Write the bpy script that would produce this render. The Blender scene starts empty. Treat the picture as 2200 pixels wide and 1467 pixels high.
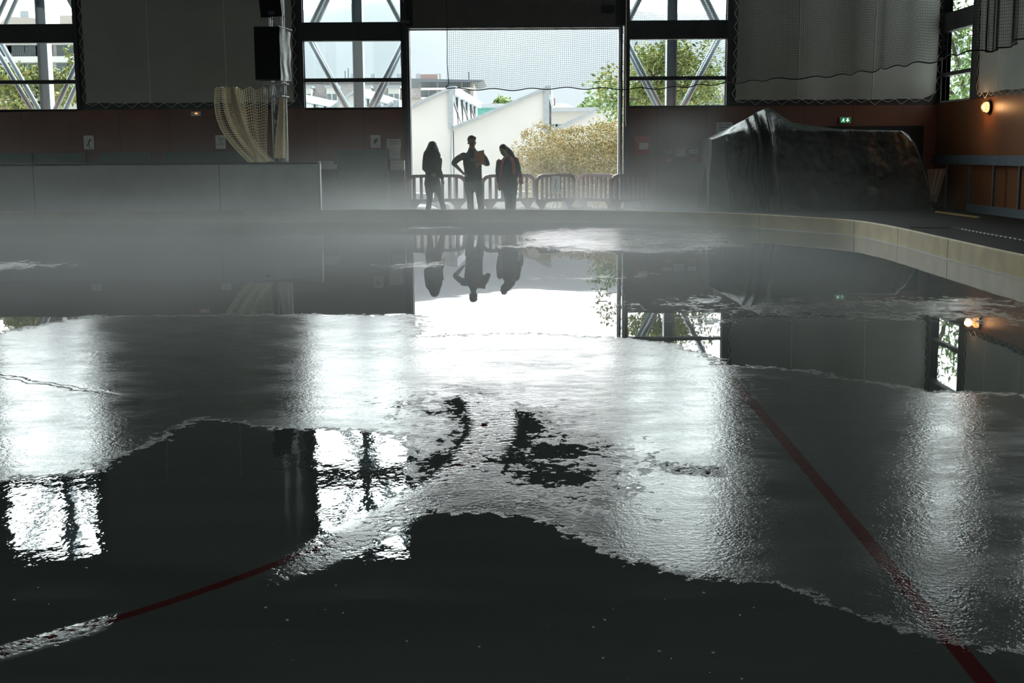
import bpy, bmesh, math, random
import numpy as np
from mathutils import Vector, Matrix, noise as mnoise
random.seed(7)
S = bpy.context.scene
COL = S.collection
PI = math.pi

# ------------------------------------------------------------------ camera
FPX = 2760.0; PITCH = math.atan(408.5/2760); ROLL = -.006; CAMH = 1.5
_cp, _sp, _c, _s = math.cos(PITCH), math.sin(PITCH), math.cos(ROLL), math.sin(ROLL)
FW = Vector((0, _cp, -_sp)); _up = Vector((0, _sp, _cp)); _rt = Vector((1, 0, 0))
RT = _c*_rt + _s*_up; UP = -_s*_rt + _c*_up
CAMP = Vector((0, 0, CAMH))
cam = bpy.data.objects.new('camera', bpy.data.cameras.new('camera'))
cam.data.sensor_width = 36; cam.data.lens = FPX/2200*36
cam.data.clip_start = .05; cam.data.clip_end = 6000
cam.matrix_world = Matrix(((RT.x, UP.x, -FW.x, 0), (RT.y, UP.y, -FW.y, 0), (RT.z, UP.z, -FW.z, CAMH), (0, 0, 0, 1)))
COL.objects.link(cam); S.camera = cam

# ------------------------------------------------------------------ colour, world, light
S.view_settings.view_transform = 'Standard'; S.view_settings.look = 'None'
S.view_settings.exposure = 0.0; S.view_settings.gamma = 1; S.view_settings.use_curve_mapping = False
cy = S.cycles
cy.use_denoising = True; cy.adaptive_threshold = .02; cy.max_bounces = 6; cy.diffuse_bounces = 3; cy.glossy_bounces = 3
cy.transmission_bounces = 4; cy.transparent_max_bounces = 12; cy.volume_bounces = 0
cy.caustics_reflective = False; cy.caustics_refractive = False
cy.sample_clamp_indirect = 4.0; cy.volume_step_rate = 6.0; cy.volume_max_steps = 96
W = bpy.data.worlds.new('world'); S.world = W; W.use_nodes = True
wn, wl = W.node_tree.nodes, W.node_tree.links
wn.clear()
wo = wn.new('ShaderNodeOutputWorld'); bg = wn.new('ShaderNodeBackground')
tc = wn.new('ShaderNodeTexCoord'); dotn = wn.new('ShaderNodeVectorMath'); dotn.operation = 'DOT_PRODUCT'
dotn.inputs[1].default_value = Vector((.05, .90, .42)).normalized()
wl.new(tc.outputs['Generated'], dotn.inputs[0])
mr = wn.new('ShaderNodeMapRange'); mr.interpolation_type = 'SMOOTHSTEP'
mr.inputs['From Min'].default_value = -.3; mr.inputs['From Max'].default_value = 1.0
SKY_LO, SKY_HI = 1.25, 10.8
mr.inputs['To Min'].default_value = SKY_LO; mr.inputs['To Max'].default_value = SKY_HI
wl.new(dotn.outputs['Value'], mr.inputs['Value'])
wnz = wn.new('ShaderNodeTexNoise'); wnz.inputs['Scale'].default_value = 3.0
wl.new(tc.outputs['Generated'], wnz.inputs['Vector'])
wmul = wn.new('ShaderNodeMath'); wmul.operation = 'MULTIPLY'
wmr = wn.new('ShaderNodeMapRange'); wmr.inputs['To Min'].default_value = .8; wmr.inputs['To Max'].default_value = 1.2
wl.new(wnz.outputs['Fac'], wmr.inputs['Value'])
wl.new(mr.outputs['Result'], wmul.inputs[0]); wl.new(wmr.outputs['Result'], wmul.inputs[1])
wl.new(wmul.outputs[0], bg.inputs['Strength'])
bg.inputs['Color'].default_value = (.94, 1.0, .99, 1)
wl.new(bg.outputs[0], wo.inputs[0])
def portal(name, loc, sx, sy, direction):
    l = bpy.data.lights.new(name, 'AREA'); l.shape = 'RECTANGLE'; l.size = sx; l.size_y = sy
    l.cycles.is_portal = True
    o = bpy.data.objects.new(name, l); COL.objects.link(o); o.location = loc
    o.rotation_euler = Vector(direction).to_track_quat('-Z', 'Y').to_euler()
    return o

# ------------------------------------------------------------------ measuring helpers
def ray(x, y): return FW + RT*((x-1100)/FPX) - UP*((y-733.5)/FPX)
def at(x, y, Y):
    d = ray(x, y); return CAMP + d*(Y/d.y)
def on_z(x, y, z=0.0):
    d = ray(x, y); return CAMP + d*((z-CAMH)/d.z)
def on_x(x, y, X):
    d = ray(x, y); return CAMP + d*(X/d.x)

# ------------------------------------------------------------------ materials
def mat(name, col, rough=.6, metal=0, var=.12, scale=6, bump=0, bscale=40, spec=.5, island=None, emis=None, trans=0):
    m = bpy.data.materials.new(name); m.use_nodes = True
    n, l = m.node_tree.nodes, m.node_tree.links
    p = n['Principled BSDF']
    t = n.new('ShaderNodeTexCoord'); nz = n.new('ShaderNodeTexNoise'); nz.inputs['Scale'].default_value = scale
    nz.inputs['Detail'].default_value = 4
    l.new(t.outputs['Object'], nz.inputs['Vector'])
    r = n.new('ShaderNodeValToRGB')
    c1 = [max(0, c*(1-var)) for c in col]; c2 = [min(1, c*(1+var)) for c in col]
    r.color_ramp.elements[0].position = .3; r.color_ramp.elements[1].position = .7
    r.color_ramp.elements[0].color = (*c1, 1); r.color_ramp.elements[1].color = (*c2, 1)
    l.new(nz.outputs['Fac'], r.inputs['Fac'])
    if island:
        g = n.new('ShaderNodeNewGeometry'); ir = n.new('ShaderNodeValToRGB')
        els = ir.color_ramp.elements
        els[0].color = (*island[0], 1); els[1].color = (*island[-1], 1)
        for k, c in enumerate(island[1:-1]):
            e = els.new((k+1)/(len(island)-1)); e.color = (*c, 1)
        l.new(g.outputs['Random Per Island'], ir.inputs['Fac'])
        mx = n.new('ShaderNodeMix'); mx.data_type = 'RGBA'; mx.inputs[0].default_value = .8
        l.new(r.outputs['Color'], mx.inputs[6]); l.new(ir.outputs['Color'], mx.inputs[7])
        l.new(mx.outputs[2], p.inputs['Base Color'])
    else:
        l.new(r.outputs['Color'], p.inputs['Base Color'])
    p.inputs['Roughness'].default_value = rough; p.inputs['Metallic'].default_value = metal
    p.inputs['Specular IOR Level'].default_value = spec
    if trans: p.inputs['Transmission Weight'].default_value = trans
    if emis:
        p.inputs['Emission Color'].default_value = (*emis[0], 1); p.inputs['Emission Strength'].default_value = emis[1]
    if bump:
        bn = n.new('ShaderNodeTexNoise'); bn.inputs['Scale'].default_value = bscale; bn.inputs['Detail'].default_value = 5
        l.new(t.outputs['Object'], bn.inputs['Vector'])
        b = n.new('ShaderNodeBump'); b.inputs['Strength'].default_value = bump; b.inputs['Distance'].default_value = .02
        l.new(bn.outputs['Fac'], b.inputs['Height']); l.new(b.outputs['Normal'], p.inputs['Normal'])
    return m
def glass(name, tint=(.97, 1, 1), gloss=.05):
    m = bpy.data.materials.new(name); m.use_nodes = True
    n, l = m.node_tree.nodes, m.node_tree.links; n.clear()
    o = n.new('ShaderNodeOutputMaterial'); mx = n.new('ShaderNodeMixShader')
    a = n.new('ShaderNodeBsdfTransparent'); a.inputs[0].default_value = (*tint, 1)
    b = n.new('ShaderNodeBsdfGlossy'); b.inputs['Roughness'].default_value = .02
    nz = n.new('ShaderNodeTexNoise'); nz.inputs['Scale'].default_value = 1.5
    q = n.new('ShaderNodeMapRange'); q.inputs['To Min'].default_value = gloss*.7; q.inputs['To Max'].default_value = gloss*1.3
    l.new(nz.outputs['Fac'], q.inputs['Value']); l.new(q.outputs[0], mx.inputs[0])
    l.new(a.outputs[0], mx.inputs[1]); l.new(b.outputs[0], mx.inputs[2]); l.new(mx.outputs[0], o.inputs[0])
    return m
M = dict(
    dark=mat('dark_steel', (.035, .04, .045), .5),
    post=mat('grey_post', (.10, .11, .12), .45, .3),
    light=mat('pale_edge', (.55, .57, .58), .5),
    tube=mat('painted_tube', (.33, .39, .43), .45, .2, .06),
    banner=mat('banner_cloth', (.40, .41, .37), .8, 0, .06, 1.5, .15, 8),
    seam=mat('banner_seam', (.62, .62, .57), .8),
    rope=mat('white_rope', (.75, .75, .72), .8),
    blacknet=mat('black_cord', (.012, .013, .014), .8),
    creamnet=mat('cream_cord', (.85, .76, .55), .8),
    spk=mat('speaker_black', (.004, .004, .005), .8, 0, .1, 20, .2, 200),
    alu=mat('truss_aluminium', (.55, .57, .58), .4, .7),
    plastic=mat('wrap_plastic', (.62, .68, .66), .35, 0, .1, 8, .5, 14),
    darkplastic=mat('dark_wrap', (.07, .08, .085), .3, 0, .4, 9, .6, 12),
    board=mat('dasher_white', (.80, .82, .80), .45, 0, .07, 2.0),
    cap=mat('board_cap', (.05, .055, .07), .4),
    curb=mat('curb_yellow', (.66, .53, .26), .5, 0, .16, 2.5, .15, 30),
    floor=mat('rubber_floor', (.014, .014, .013), .9, 0, .3, 12, .5, 60, .12),
    tarp=mat('green_tarpaulin', (.022, .031, .030), .33, 0, .3, 7, .9, 11),
    rail=mat('rail_blue_grey', (.16, .20, .24), .4, .3),
    paper=mat('paper_white', (.7, .72, .7), .7),
    ink=mat('ink_dark', (.03, .03, .03), .7),
    red=mat('cabinet_red', (.42, .05, .05), .5),
    green=mat('panel_green', (.05, .10, .09), .6, 0, .15, 3),
    pale=mat('pale_block', (.5, .52, .5), .7, 0, .2, 20),
    barrier=mat('barrier_maroon', (.15, .022, .028), .4, 0, .1, 3),
    ceil=mat('ceiling_dark', (.05, .055, .05), .8),
    facade=mat('facade_white', (.68, .68, .67), .8, 0, .03, .5),
    roofw=mat('roof_edge_grey', (.36, .40, .44), .6),
    slate=mat('roof_slate', (.20, .19, .20), .8, 0, .2, 3),
    tile=mat('roof_brown', (.27, .19, .16), .8, 0, .15, 1),
    stucco=mat('stucco_cream', (.50, .49, .46), .8, 0, .04, .3),
    pink=mat('stucco_pink', (.40, .29, .26), .8, 0, .06, .4),
    winglass=mat('window_dark', (.16, .20, .22), .2, 0, .2, .4),
    ground=mat('asphalt_pale', (.36, .35, .32), .85, 0, .1, .3),
    grass=mat('grass_bank', (.30, .30, .18), .9, 0, .3, 2),
    hill=mat('hill_haze', (.180, .202, .218), .9, 0, .06, .004),  # distant haze is put into the hill's albedo
    bark=mat('bark_brown', (.10, .08, .06), .9, 0, .2, 10, .5),
    leaf=mat('magnolia_leaf', (.20, .24, .06), .45, island=[(.05, .09, .03), (.16, .22, .06), (.32, .36, .10), (.45, .38, .12)]),
    leaf2=mat('green_leaf', (.12, .2, .05), .5, island=[(.05, .1, .03), (.14, .24, .06), (.26, .38, .10)]),
    bush=mat('bush_leaf', (.35, .28, .12), .6, island=[(.07, .11, .04), (.24, .22, .06), (.36, .23, .08), (.42, .33, .10), (.13, .17, .05)]),
    carw=mat('car_white', (.5, .52, .53), .25), carg=mat('car_grey', (.16, .18, .20), .3),
    tyre=mat('tyre', (.02, .02, .02), .8),
    skin=mat('skin', (.30, .19, .14), .55), hair=mat('hair_brown', (.035, .022, .016), .6, 0, .4, 30, .6, 90),
    shirt=mat('shirt_navy', (.03, .035, .045), .8), jeans=mat('jeans_blue_grey', (.17, .21, .24), .85, 0, .15, 14),
    jacketd=mat('coat_dark', (.035, .04, .038), .8), jeansd=mat('jeans_dark', (.03, .037, .05), .85),
    orange=mat('orange_vest', (.42, .06, .04), .6), folder=mat('orange_folder', (.62, .22, .05), .6),
    shoe=mat('shoe_dark', (.03, .03, .03), .6),
    yellow=mat('marking_yellow', (.35, .25, .06), .7),
    chip=mat('ice_chip', (.8, .85, .87), .25, 0, .05),
)
M['glass'] = glass('window_pane')
# panelled wood: planks with joints every 1.22 m (world position), brown laminate
def wood(name, c, c2, axis=0):
    m = mat(name, c, .42, 0, .18, .8, .05, 30)
    n, l = m.node_tree.nodes, m.node_tree.links; p = n['Principled BSDF']
    g = n.new('ShaderNodeNewGeometry'); sx = n.new('ShaderNodeSeparateXYZ'); l.new(g.outputs['Position'], sx.inputs[0])
    a = n.new('ShaderNodeMath'); a.operation = 'PINGPONG'; a.inputs[1].default_value = .61; l.new(sx.outputs[axis], a.inputs[0])
    b = n.new('ShaderNodeMath'); b.operation = 'LESS_THAN'; b.inputs[1].default_value = .006; l.new(a.outputs[0], b.inputs[0])
    src = p.inputs['Base Color'].links[0].from_socket
    mx = n.new('ShaderNodeMix'); mx.data_type = 'RGBA'; l.new(b.outputs[0], mx.inputs[0]); l.new(src, mx.inputs[6])
    mx.inputs[7].default_value = (*c2, 1); l.new(mx.outputs[2], p.inputs['Base Color'])
    return m
M['wood'] = wood('wood_panel', (.17, .062, .040), (.05, .02, .015))
M['woodR'] = wood('wood_panel_side', (.24, .095, .035), (.08, .03, .015), 1)  # more orange copy: the lamp's warm light is mixed into this colour
# slate roof tiles
def slate_rows(m):
    n, l = m.node_tree.nodes, m.node_tree.links; p = n['Principled BSDF']
    t = n.new('ShaderNodeTexCoord'); b = n.new('ShaderNodeTexBrick'); b.inputs['Scale'].default_value = 1.0
    b.inputs['Color1'].default_value = (.10, .095, .095, 1); b.inputs['Color2'].default_value = (.14, .13, .125, 1)
    b.inputs['Mortar'].default_value = (.06, .055, .055, 1); b.inputs['Brick Width'].default_value = .8; b.inputs['Row Height'].default_value = .5
    mp = n.new('ShaderNodeMapping'); mp.inputs['Rotation'].default_value = (PI/2, 0, 0)
    l.new(t.outputs['Object'], mp.inputs[0]); l.new(mp.outputs[0], b.inputs['Vector']); l.new(b.outputs['Color'], p.inputs['Base Color'])
slate_rows(M['slate'])

# ------------------------------------------------------------------ mesh builder
class MB:
    def __init__(s): s.v = []; s.f = []
    def add(s, vs, fs):
        b = len(s.v); s.v += [tuple(v) for v in vs]; s.f += [tuple(b+i for i in f) for f in fs]; return s
    def box(s, x0, x1, y0, y1, z0, z1):
        vs = [(x, y, z) for z in (z0, z1) for y in (y0, y1) for x in (x0, x1)]
        return s.add(vs, [(0, 2, 3, 1), (4, 5, 7, 6), (0, 1, 5, 4), (2, 6, 7, 3), (0, 4, 6, 2), (1, 3, 7, 5)])
    def prism(s, poly, d):                       # poly: 3-D points, extruded by vector d
        n = len(poly); P = [Vector(p) for p in poly]; d = Vector(d)
        return s.add(P+[p+d for p in P], [tuple(range(n))[::-1], tuple(range(n, 2*n))] + [(i, (i+1) % n, (i+1) % n+n, i+n) for i in range(n)])
    def tube(s, pts, r, n=6, cap=True):
        P = [Vector(p) for p in pts]; k = len(P); rs = r if isinstance(r, (list, tuple)) else [r]*k
        vs = []; ref = None
        for i in range(k):
            t = (P[min(i+1, k-1)]-P[max(i-1, 0)]).normalized()
            if ref is None: ref = t.orthogonal().normalized()
            u = ref - t*ref.dot(t)
            u = u.normalized() if u.length > 1e-5 else t.orthogonal().normalized(); ref = u; w = t.cross(u)
            vs += [P[i]+(u*math.cos(a)+w*math.sin(a))*rs[i] for a in [2*PI*j/n for j in range(n)]]
        fs = [(i*n+j, i*n+(j+1) % n, (i+1)*n+(j+1) % n, (i+1)*n+j) for i in range(k-1) for j in range(n)]
        if cap: fs += [tuple(range(n))[::-1], tuple(range((k-1)*n, k*n))]
        return s.add(vs, fs)
    def beam(s, p, q, w, h, up=(0, 0, 1)):
        p, q = Vector(p), Vector(q); t = (q-p).normalized(); u = t.cross(Vector(up)); u = u.normalized() if u.length > 1e-4 else Vector((1, 0, 0)); v = u.cross(t)
        c = [(-1, -1), (1, -1), (1, 1), (-1, 1)]
        vs = [e+u*(a*w/2)+v*(b*h/2) for e in (p, q) for a, b in c]
        return s.add(vs, [(0, 1, 2, 3), (7, 6, 5, 4)]+[(i, i+4, (i+1) % 4+4, (i+1) % 4) for i in range(4)])
    def grid(s, fn, nu, nv):
        vs = [fn(i/nu, j/nv) for j in range(nv+1) for i in range(nu+1)]
        return s.add(vs, [(j*(nu+1)+i, j*(nu+1)+i+1, (j+1)*(nu+1)+i+1, (j+1)*(nu+1)+i) for j in range(nv) for i in range(nu)])
    def loft(s, rings, n=16, side=(1, 0, 0)):    # rings: (centre, a, b); a across `side`, b across the other way; rounded ends
        R = [(Vector(c), a, b) for c, a, b in rings]; k = len(R)
        c0, a0, b0 = R[0]; c1 = R[1][0]; d = (c0-c1).normalized(); e = min(a0, b0)
        pre = [(c0+d*e*.8, a0*.35, b0*.35), (c0+d*e*.5, a0*.8, b0*.8)]
        ck, ak, bk = R[-1]; d2 = (ck-R[-2][0]).normalized(); e2 = min(ak, bk)
        post = [(ck+d2*e2*.5, ak*.8, bk*.8), (ck+d2*e2*.8, ak*.35, bk*.35)]
        R = pre+R+post; k = len(R); side = Vector(side); vs = []
        for i, (c, a, b) in enumerate(R):
            t = (R[min(i+1, k-1)][0]-R[max(i-1, 0)][0]).normalized()
            u = side-t*side.dot(t); u = u.normalized() if u.length > .05 else t.orthogonal().normalized(); w = t.cross(u)
            vs += [c+u*a*math.cos(q)+w*b*math.sin(q) for q in [2*PI*j/n for j in range(n)]]
        fs = [(i*n+j, i*n+(j+1) % n, (i+1)*n+(j+1) % n, (i+1)*n+j) for i in range(k-1) for j in range(n)]
        fs += [tuple(range(n))[::-1], tuple(range((k-1)*n, k*n))]
        return s.add(vs, fs)
    def ball(s, c, r, n=12):
        c = Vector(c); r = r if isinstance(r, (tuple, list)) else (r, r, r); m = n//2; vs = [c+Vector((0, 0, r[2]))]
        for i in range(1, m):
            th = PI*i/m
            vs += [c+Vector((r[0]*math.sin(th)*math.cos(2*PI*j/n), r[1]*math.sin(th)*math.sin(2*PI*j/n), r[2]*math.cos(th))) for j in range(n)]
        vs.append(c-Vector((0, 0, r[2]))); fs = [(0, 1+j, 1+(j+1) % n) for j in range(n)]
        for i in range(m-2): fs += [(1+i*n+j, 1+(i+1)*n+j, 1+(i+1)*n+(j+1) % n, 1+i*n+(j+1) % n) for j in range(n)]
        e = len(vs)-1; fs += [(e, 1+(m-2)*n+(j+1) % n, 1+(m-2)*n+j) for j in range(n)]
        return s.add(vs, fs)
    def build(s, name, m, parent=None, smooth=False, fix=True):
        me = bpy.data.meshes.new(name); me.from_pydata(s.v, [], s.f); me.validate()
        if fix and len(s.f) < 60000:
            bm = bmesh.new(); bm.from_mesh(me); bmesh.ops.recalc_face_normals(bm, faces=bm.faces); bm.to_mesh(me); bm.free()
        if smooth:
            for p in me.polygons: p.use_smooth = True
        me.materials.append(m)
        o = bpy.data.objects.new(name, me); COL.objects.link(o)
        if parent:
            o.parent = parent; o.matrix_parent_inverse = parent_inv(parent)
        return o
def parent_inv(p): return Matrix.LocRotScale(p.location, p.rotation_euler, p.scale).inverted()
def tag(o, label, cat, group=None, kind=None):
    o['label'] = label; o['category'] = cat
    if group: o['group'] = group
    if kind: o['kind'] = kind
    return o
def thing(name, loc, label, cat, group=None):
    o = bpy.data.objects.new(name, None); COL.objects.link(o); o.location = loc; o.empty_display_size = .2
    return tag(o, label, cat, group)
def struct(o): o['kind'] = 'structure'; return o
def sgroup(name, loc=(0, 0, 0)):
    o = bpy.data.objects.new(name, None); COL.objects.link(o); o.location = loc; o['kind'] = 'structure'; return o
def catmull(P, per=8):
    P = [Vector(p) for p in P]; out = []
    for i in range(len(P)-1):
        a, b, c, d = P[max(i-1, 0)], P[i], P[i+1], P[min(i+2, len(P)-1)]
        for j in range(per):
            t = j/per
            out.append(.5*((2*b)+(c-a)*t+(2*a-5*b+4*c-d)*t*t+(3*b-a-3*c+d)*t**3))
    out.append(P[-1]); return out

# ================================================================== THE HALL
YF = 32.5; XR = 10.615; XL = -24.0; YB = -22.0; ZC = 9.6; ZF = .08
SILL = 2.60; WTOP = 8.94
BW = 2.42                                                     # window width
W1L, W2L, W3L = -13.21, -5.125, 2.94                           # left jambs (window 1, 2, 3)
DX0, DX1, DZ = -2.495, 2.722, 4.51                              # the big doorway

# --- curb line of the rink
cpts = [(-23.9, 28.03, 0), (-12, 28.03, 0), (-4.11, 27.95, 0), (-1.98, 27.69, 0), (0, 27.44, 0), (1.48, 27.07, 0), (3.31, 26.1, 0), (4.55, 25.1, 0), (5.32, 23.85, 0), (5.9, 22.7, 0), (6.06, 21.6, 0),
        (6.08, 20.5, 0), (6.05, 19.35, 0), (6.0, 18.1, 0), (5.94, 16, 0), (5.92, 14.8, 0), (5.9, 8, 0), (5.9, 0, 0), (5.9, -12, 0), (5.9, -21.9, 0)]
CURB = catmull(cpts, 8)
def nrm(i, P=CURB):
    t = (P[min(i+1, len(P)-1)]-P[max(i-1, 0)]).normalized(); return Vector((-t.y, t.x, 0))      # outward (left of travel = far / right side)
def offset(P, d): return [P[i]+nrm(i, P)*d for i in range(len(P))]
CURB_T = .07; CURB_H = .275
inner, outer = CURB, offset(CURB, CURB_T)
if (outer[0]-inner[0]).y < 0: outer = offset(CURB, -CURB_T)
m = MB(); n = len(inner)
sec = []
for i in range(n):
    a, b = inner[i], outer[i]; e = (b-a)
    sec += [a, a+e*.02+Vector((0, 0, CURB_H-.012)), a+e*.18+Vector((0, 0, CURB_H)), b-e*.1+Vector((0, 0, CURB_H)), b+Vector((0, 0, CURB_H-.01)), b]
m.add(sec, [(i*6+j, i*6+j+1, (i+1)*6+j+1, (i+1)*6+j) for i in range(n-1) for j in range(5)])
curb = m.build('rink_curb', M['curb'])
tag(curb, 'long low yellowish kick plate curb that bends round the end of the ice', 'rink curb')
m = MB()                                                     # joints between the curb lengths
for i in range(58, n-8, 16):
    p = inner[i]; q = nrm(i)*(-.004 if (outer[i]-inner[i]).dot(nrm(i)) > 0 else .004)
    t = (inner[i+1]-inner[i]).normalized()*.004
    m.prism([p+q-t, p+q+t, p+q+t+Vector((0, 0, CURB_H)), p+q-t+Vector((0, 0, CURB_H))], -q*.5)
m.build('joint', M['ink'], curb)
m = MB()                                                     # white strip at the curb foot, drawn as the curb's reflection in the ice
idx = range(58, n-12)
for i in idx:
    dlt = (inner[i]-outer[i]).normalized()
    w = .03+.035*abs(mnoise.noise(Vector((i*.4, 0, 0))))
    a = inner[i]+dlt*.002; m.v += [tuple(a+Vector((0, 0, .012))), tuple(a+dlt*w*.6+Vector((0, 0, .008))), tuple(a+dlt*w*1.6+Vector((0, 0, .001)))]
kk = len(m.v)//3
m.f += [(i*3+j, i*3+j+1, (i+1)*3+j+1, (i+1)*3+j) for i in range(kk-1) for j in range(2)]
tag(m.build('curb_reflection', M['chip'], None, True), 'thin pale strip standing for the reflection at the foot of the yellow curb', 'reflection strip', kind='stuff')

# --- floor outside the ice
kc = max(i for i, p in enumerate(outer) if p.y > 25.0)
m = MB()
for i in range(len(outer)-1):
    a, b = outer[i], outer[i+1]
    ta, tb = [(p.x, YF) if i < kc else (XR, p.y) for p in (a, b)]
    m.add([(a.x, a.y, ZF), (b.x, b.y, ZF), (*tb, ZF), (*ta, ZF)], [(0, 1, 2, 3)])
a = outer[kc]; m.add([(a.x, a.y, ZF), (XR, a.y, ZF), (XR, YF, ZF), (a.x, YF, ZF)], [(0, 1, 2, 3)])
fl = m.build('floor', M['floor']); struct(fl)

# --- ceiling
struct(MB().box(XL-.2, XR+.25, YB-.2, YF+.3, ZC, ZC+.2).build('ceiling', M['ceil']))
for i, y in enumerate(range(-20, 30, 7)):
    struct(MB().box(XL, XR, y-.15, y+.15, ZC-.7, ZC).build('trim_%d' % (i+10), M['ceil']))

# --- far wall: wood below, dark frame above
m = MB(); m.box(XL, DX0-.17, YF, YF+.25, -.1, SILL-.02); m.box(DX1+.23, XR+.2, YF, YF+.25, -.1, SILL-.02)
struct(m.build('wall_far', M['wood']))
m = MB()
wins = [W1L-8.08, W1L, W2L, W3L]
edges = [XL]
for w in wins: edges += [w, w+BW]
# solid strips between the windows (behind the banners); the doorway strip only above the door
for a, b in ((XL, wins[0]), (wins[0]+BW, W1L), (W1L+BW, W2L), (W3L+BW, XR+.2)):
    m.box(a, b, YF+.02, YF+.25, SILL-.02, ZC)
m.box(W2L+BW, W3L, YF+.02, YF+.25, DZ+.05, ZC)
m.box(W2L+BW, DX0-.17, YF+.02, YF+.25, SILL-.02, DZ+.05); m.box(DX1+.12, W3L, YF+.02, YF+.25, SILL-.02, DZ+.05)
for w in wins: m.box(w, w+BW, YF+.02, YF+.25, WTOP, ZC)
struct(m.build('wall_far_upper', M['dark']))
# the grey shutter panel over the doorway
m = MB(); m.box(DX0+.1, DX1-.12, YF-.05, YF+.02, DZ+.03, ZC-.1)
pan = m.build('wall_far_shutter', mat('shutter_taupe', (.13, .125, .115), .7, 0, .08, 4)); struct(pan)
# doorway frame
d1 = sgroup('door_1')
m = MB(); m.box(DX0-.17, DX0-.06, YF-.08, YF+.25, ZF, ZC-.2); m.box(DX1+.1, DX1+.23, YF-.08, YF+.25, ZF, ZC-.2)
m.build('door_post', M['dark'], d1)
m = MB(); m.box(DX0-.06, DX0, YF-.02, YF+.2, ZF, DZ); m.box(DX1, DX1+.06, YF-.02, YF+.2, ZF, DZ); m.box(DX0-.06, DX1+.06, YF-.06, YF+.2, DZ, DZ+.05)
m.build('door_jamb', M['post'], d1)
m = MB(); m.box(DX0-.005, DX0+.012, YF+.2, YF+.28, ZF, DZ); m.box(DX1-.03, DX1+.0, YF+.1, YF+.28, ZF, DZ); m.box(DX0, DX1, YF+.2, YF+.26, DZ-.03, DZ)  # pale strips: daylight on the frame edges, put in as colour
m.build('door_lit_edge', M['light'], d1)
m = MB(); m.tube([(DX0-.115, YF-.13, DZ+.6), (DX0-.115, YF-.13, DZ+1.8)], .012); m.box(DX0-.2, DX0+.02, YF-.16, YF-.08, DZ+.12, DZ+.2)
m.tube([(DX0-.2, YF-.1, 3.6), (DX0-.2, YF-.1, 3.95)], .014)
m.build('door_latch', M['post'], d1)

def far_window(idx, x0):
    g = sgroup('window_%d' % idx)
    x1 = x0+BW; y0, y1 = YF, YF+.22; m = MB()
    m.box(x0-.10, x0, y0-.03, y1, SILL-.03, WTOP+.05); m.box(x1, x1+.10, y0-.03, y1, SILL-.03, WTOP+.05)
    m.box(x0, x1, y0, y1, SILL-.05, SILL); m.box(x0, x1, y0-.04, y1, 4.22, 4.67); m.box(x0, x1, y0+.02, y1-.05, 3.225, 3.32)
    m.box(x0, x1, y0-.04, y1, 6.6, 7.05); m.box(x0, x1, y0+.02, y1-.05, 7.88, 7.97); m.box(x0, x1, y0, y1, WTOP, WTOP+.1)
    m.build('window_frame', M['dark'], g)
    m = MB()
    for z in (4.67, 7.05, SILL): m.box(x0, x1, y1-.03, y1+.01, z, z+.012)
    m.build('window_bead', M['light'], g)
    for a, b in ((SILL, 3.225), (3.32, 4.22), (4.67, 6.6), (7.05, 7.88), (7.97, WTOP)):
        MB().box(x0, x1, y0+.10, y0+.106, a, b).build('window_pane', M['glass'], g)
    # steel outside: H column and the crossing tubes
    xc = x0+BW/2; yo = YF+1.35
    c = thing('steel_column', (xc, yo, ZF-.3), {1: 'pale grey H column with diagonal tubes outside the leftmost tall window', 2: 'pale grey H column with diagonal tubes outside the tall window left of the doorway',
              3: 'pale grey H column with diagonal tubes outside the tall window right of the doorway', 0: 'grey column outside the tall window beyond the left picture edge'}[idx], 'column', 'steel columns outside the tall windows')
    m = MB(); m.box(xc-.13, xc-.105, yo-.17, yo+.17, -.3, ZC); m.box(xc+.105, xc+.13, yo-.17, yo+.17, -.3, ZC); m.box(xc-.105, xc+.105, yo-.012, yo+.012, -.3, ZC)
    m.build('column_shaft', M['tube'], c)
    for dy, off in ((-.32, .12), (.32, .16)):
        for sgn in (-1, 1):
            lo = Vector((xc+sgn*off, yo+dy, 2.28)); mid = Vector((xc+sgn*(BW/2+.04), yo+dy, 4.40)); hi = Vector((xc+sgn*.12, yo+dy, 6.7))
            MB().tube([lo, mid], .062, 12).build('brace', M['tube'], c, True)
            MB().tube([mid+Vector((0, 0, .12)), hi, Vector((xc+sgn*(BW/2), yo+dy, 9.2))], .062, 12).build('brace', M['tube'], c, True)
    portal('portal_far_%d' % idx, (xc, YF+.3, (SILL+WTOP)/2), BW, WTOP-SILL, (0, -1, 0))
far_window(1, W1L); far_window(2, W2L); far_window(3, W3L)
g = sgroup('window_4', (0, 0, 0))                                # the next one, left of the frame
m = MB(); x0 = wins[0]
m.box(x0, x0+BW, YF, YF+.22, 4.22, 4.67); m.box(x0, x0+BW, YF, YF+.22, 6.6, 7.05); m.box(x0, x0+BW, YF, YF+.2, 3.22, 3.32)
m.build('window_frame', M['dark'], g)
MB().box(x0, x0+BW, YF+.1, YF+.106, SILL, WTOP).build('window_pane', M['glass'], g)
portal('portal_far_4', (x0+BW/2, YF+.3, (SILL+WTOP)/2), BW, WTOP-SILL, (0, -1, 0))
portal('portal_door', ((DX0+DX1)/2, YF+.35, DZ/2), DX1-DX0, DZ, (0, -1, 0))

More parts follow.
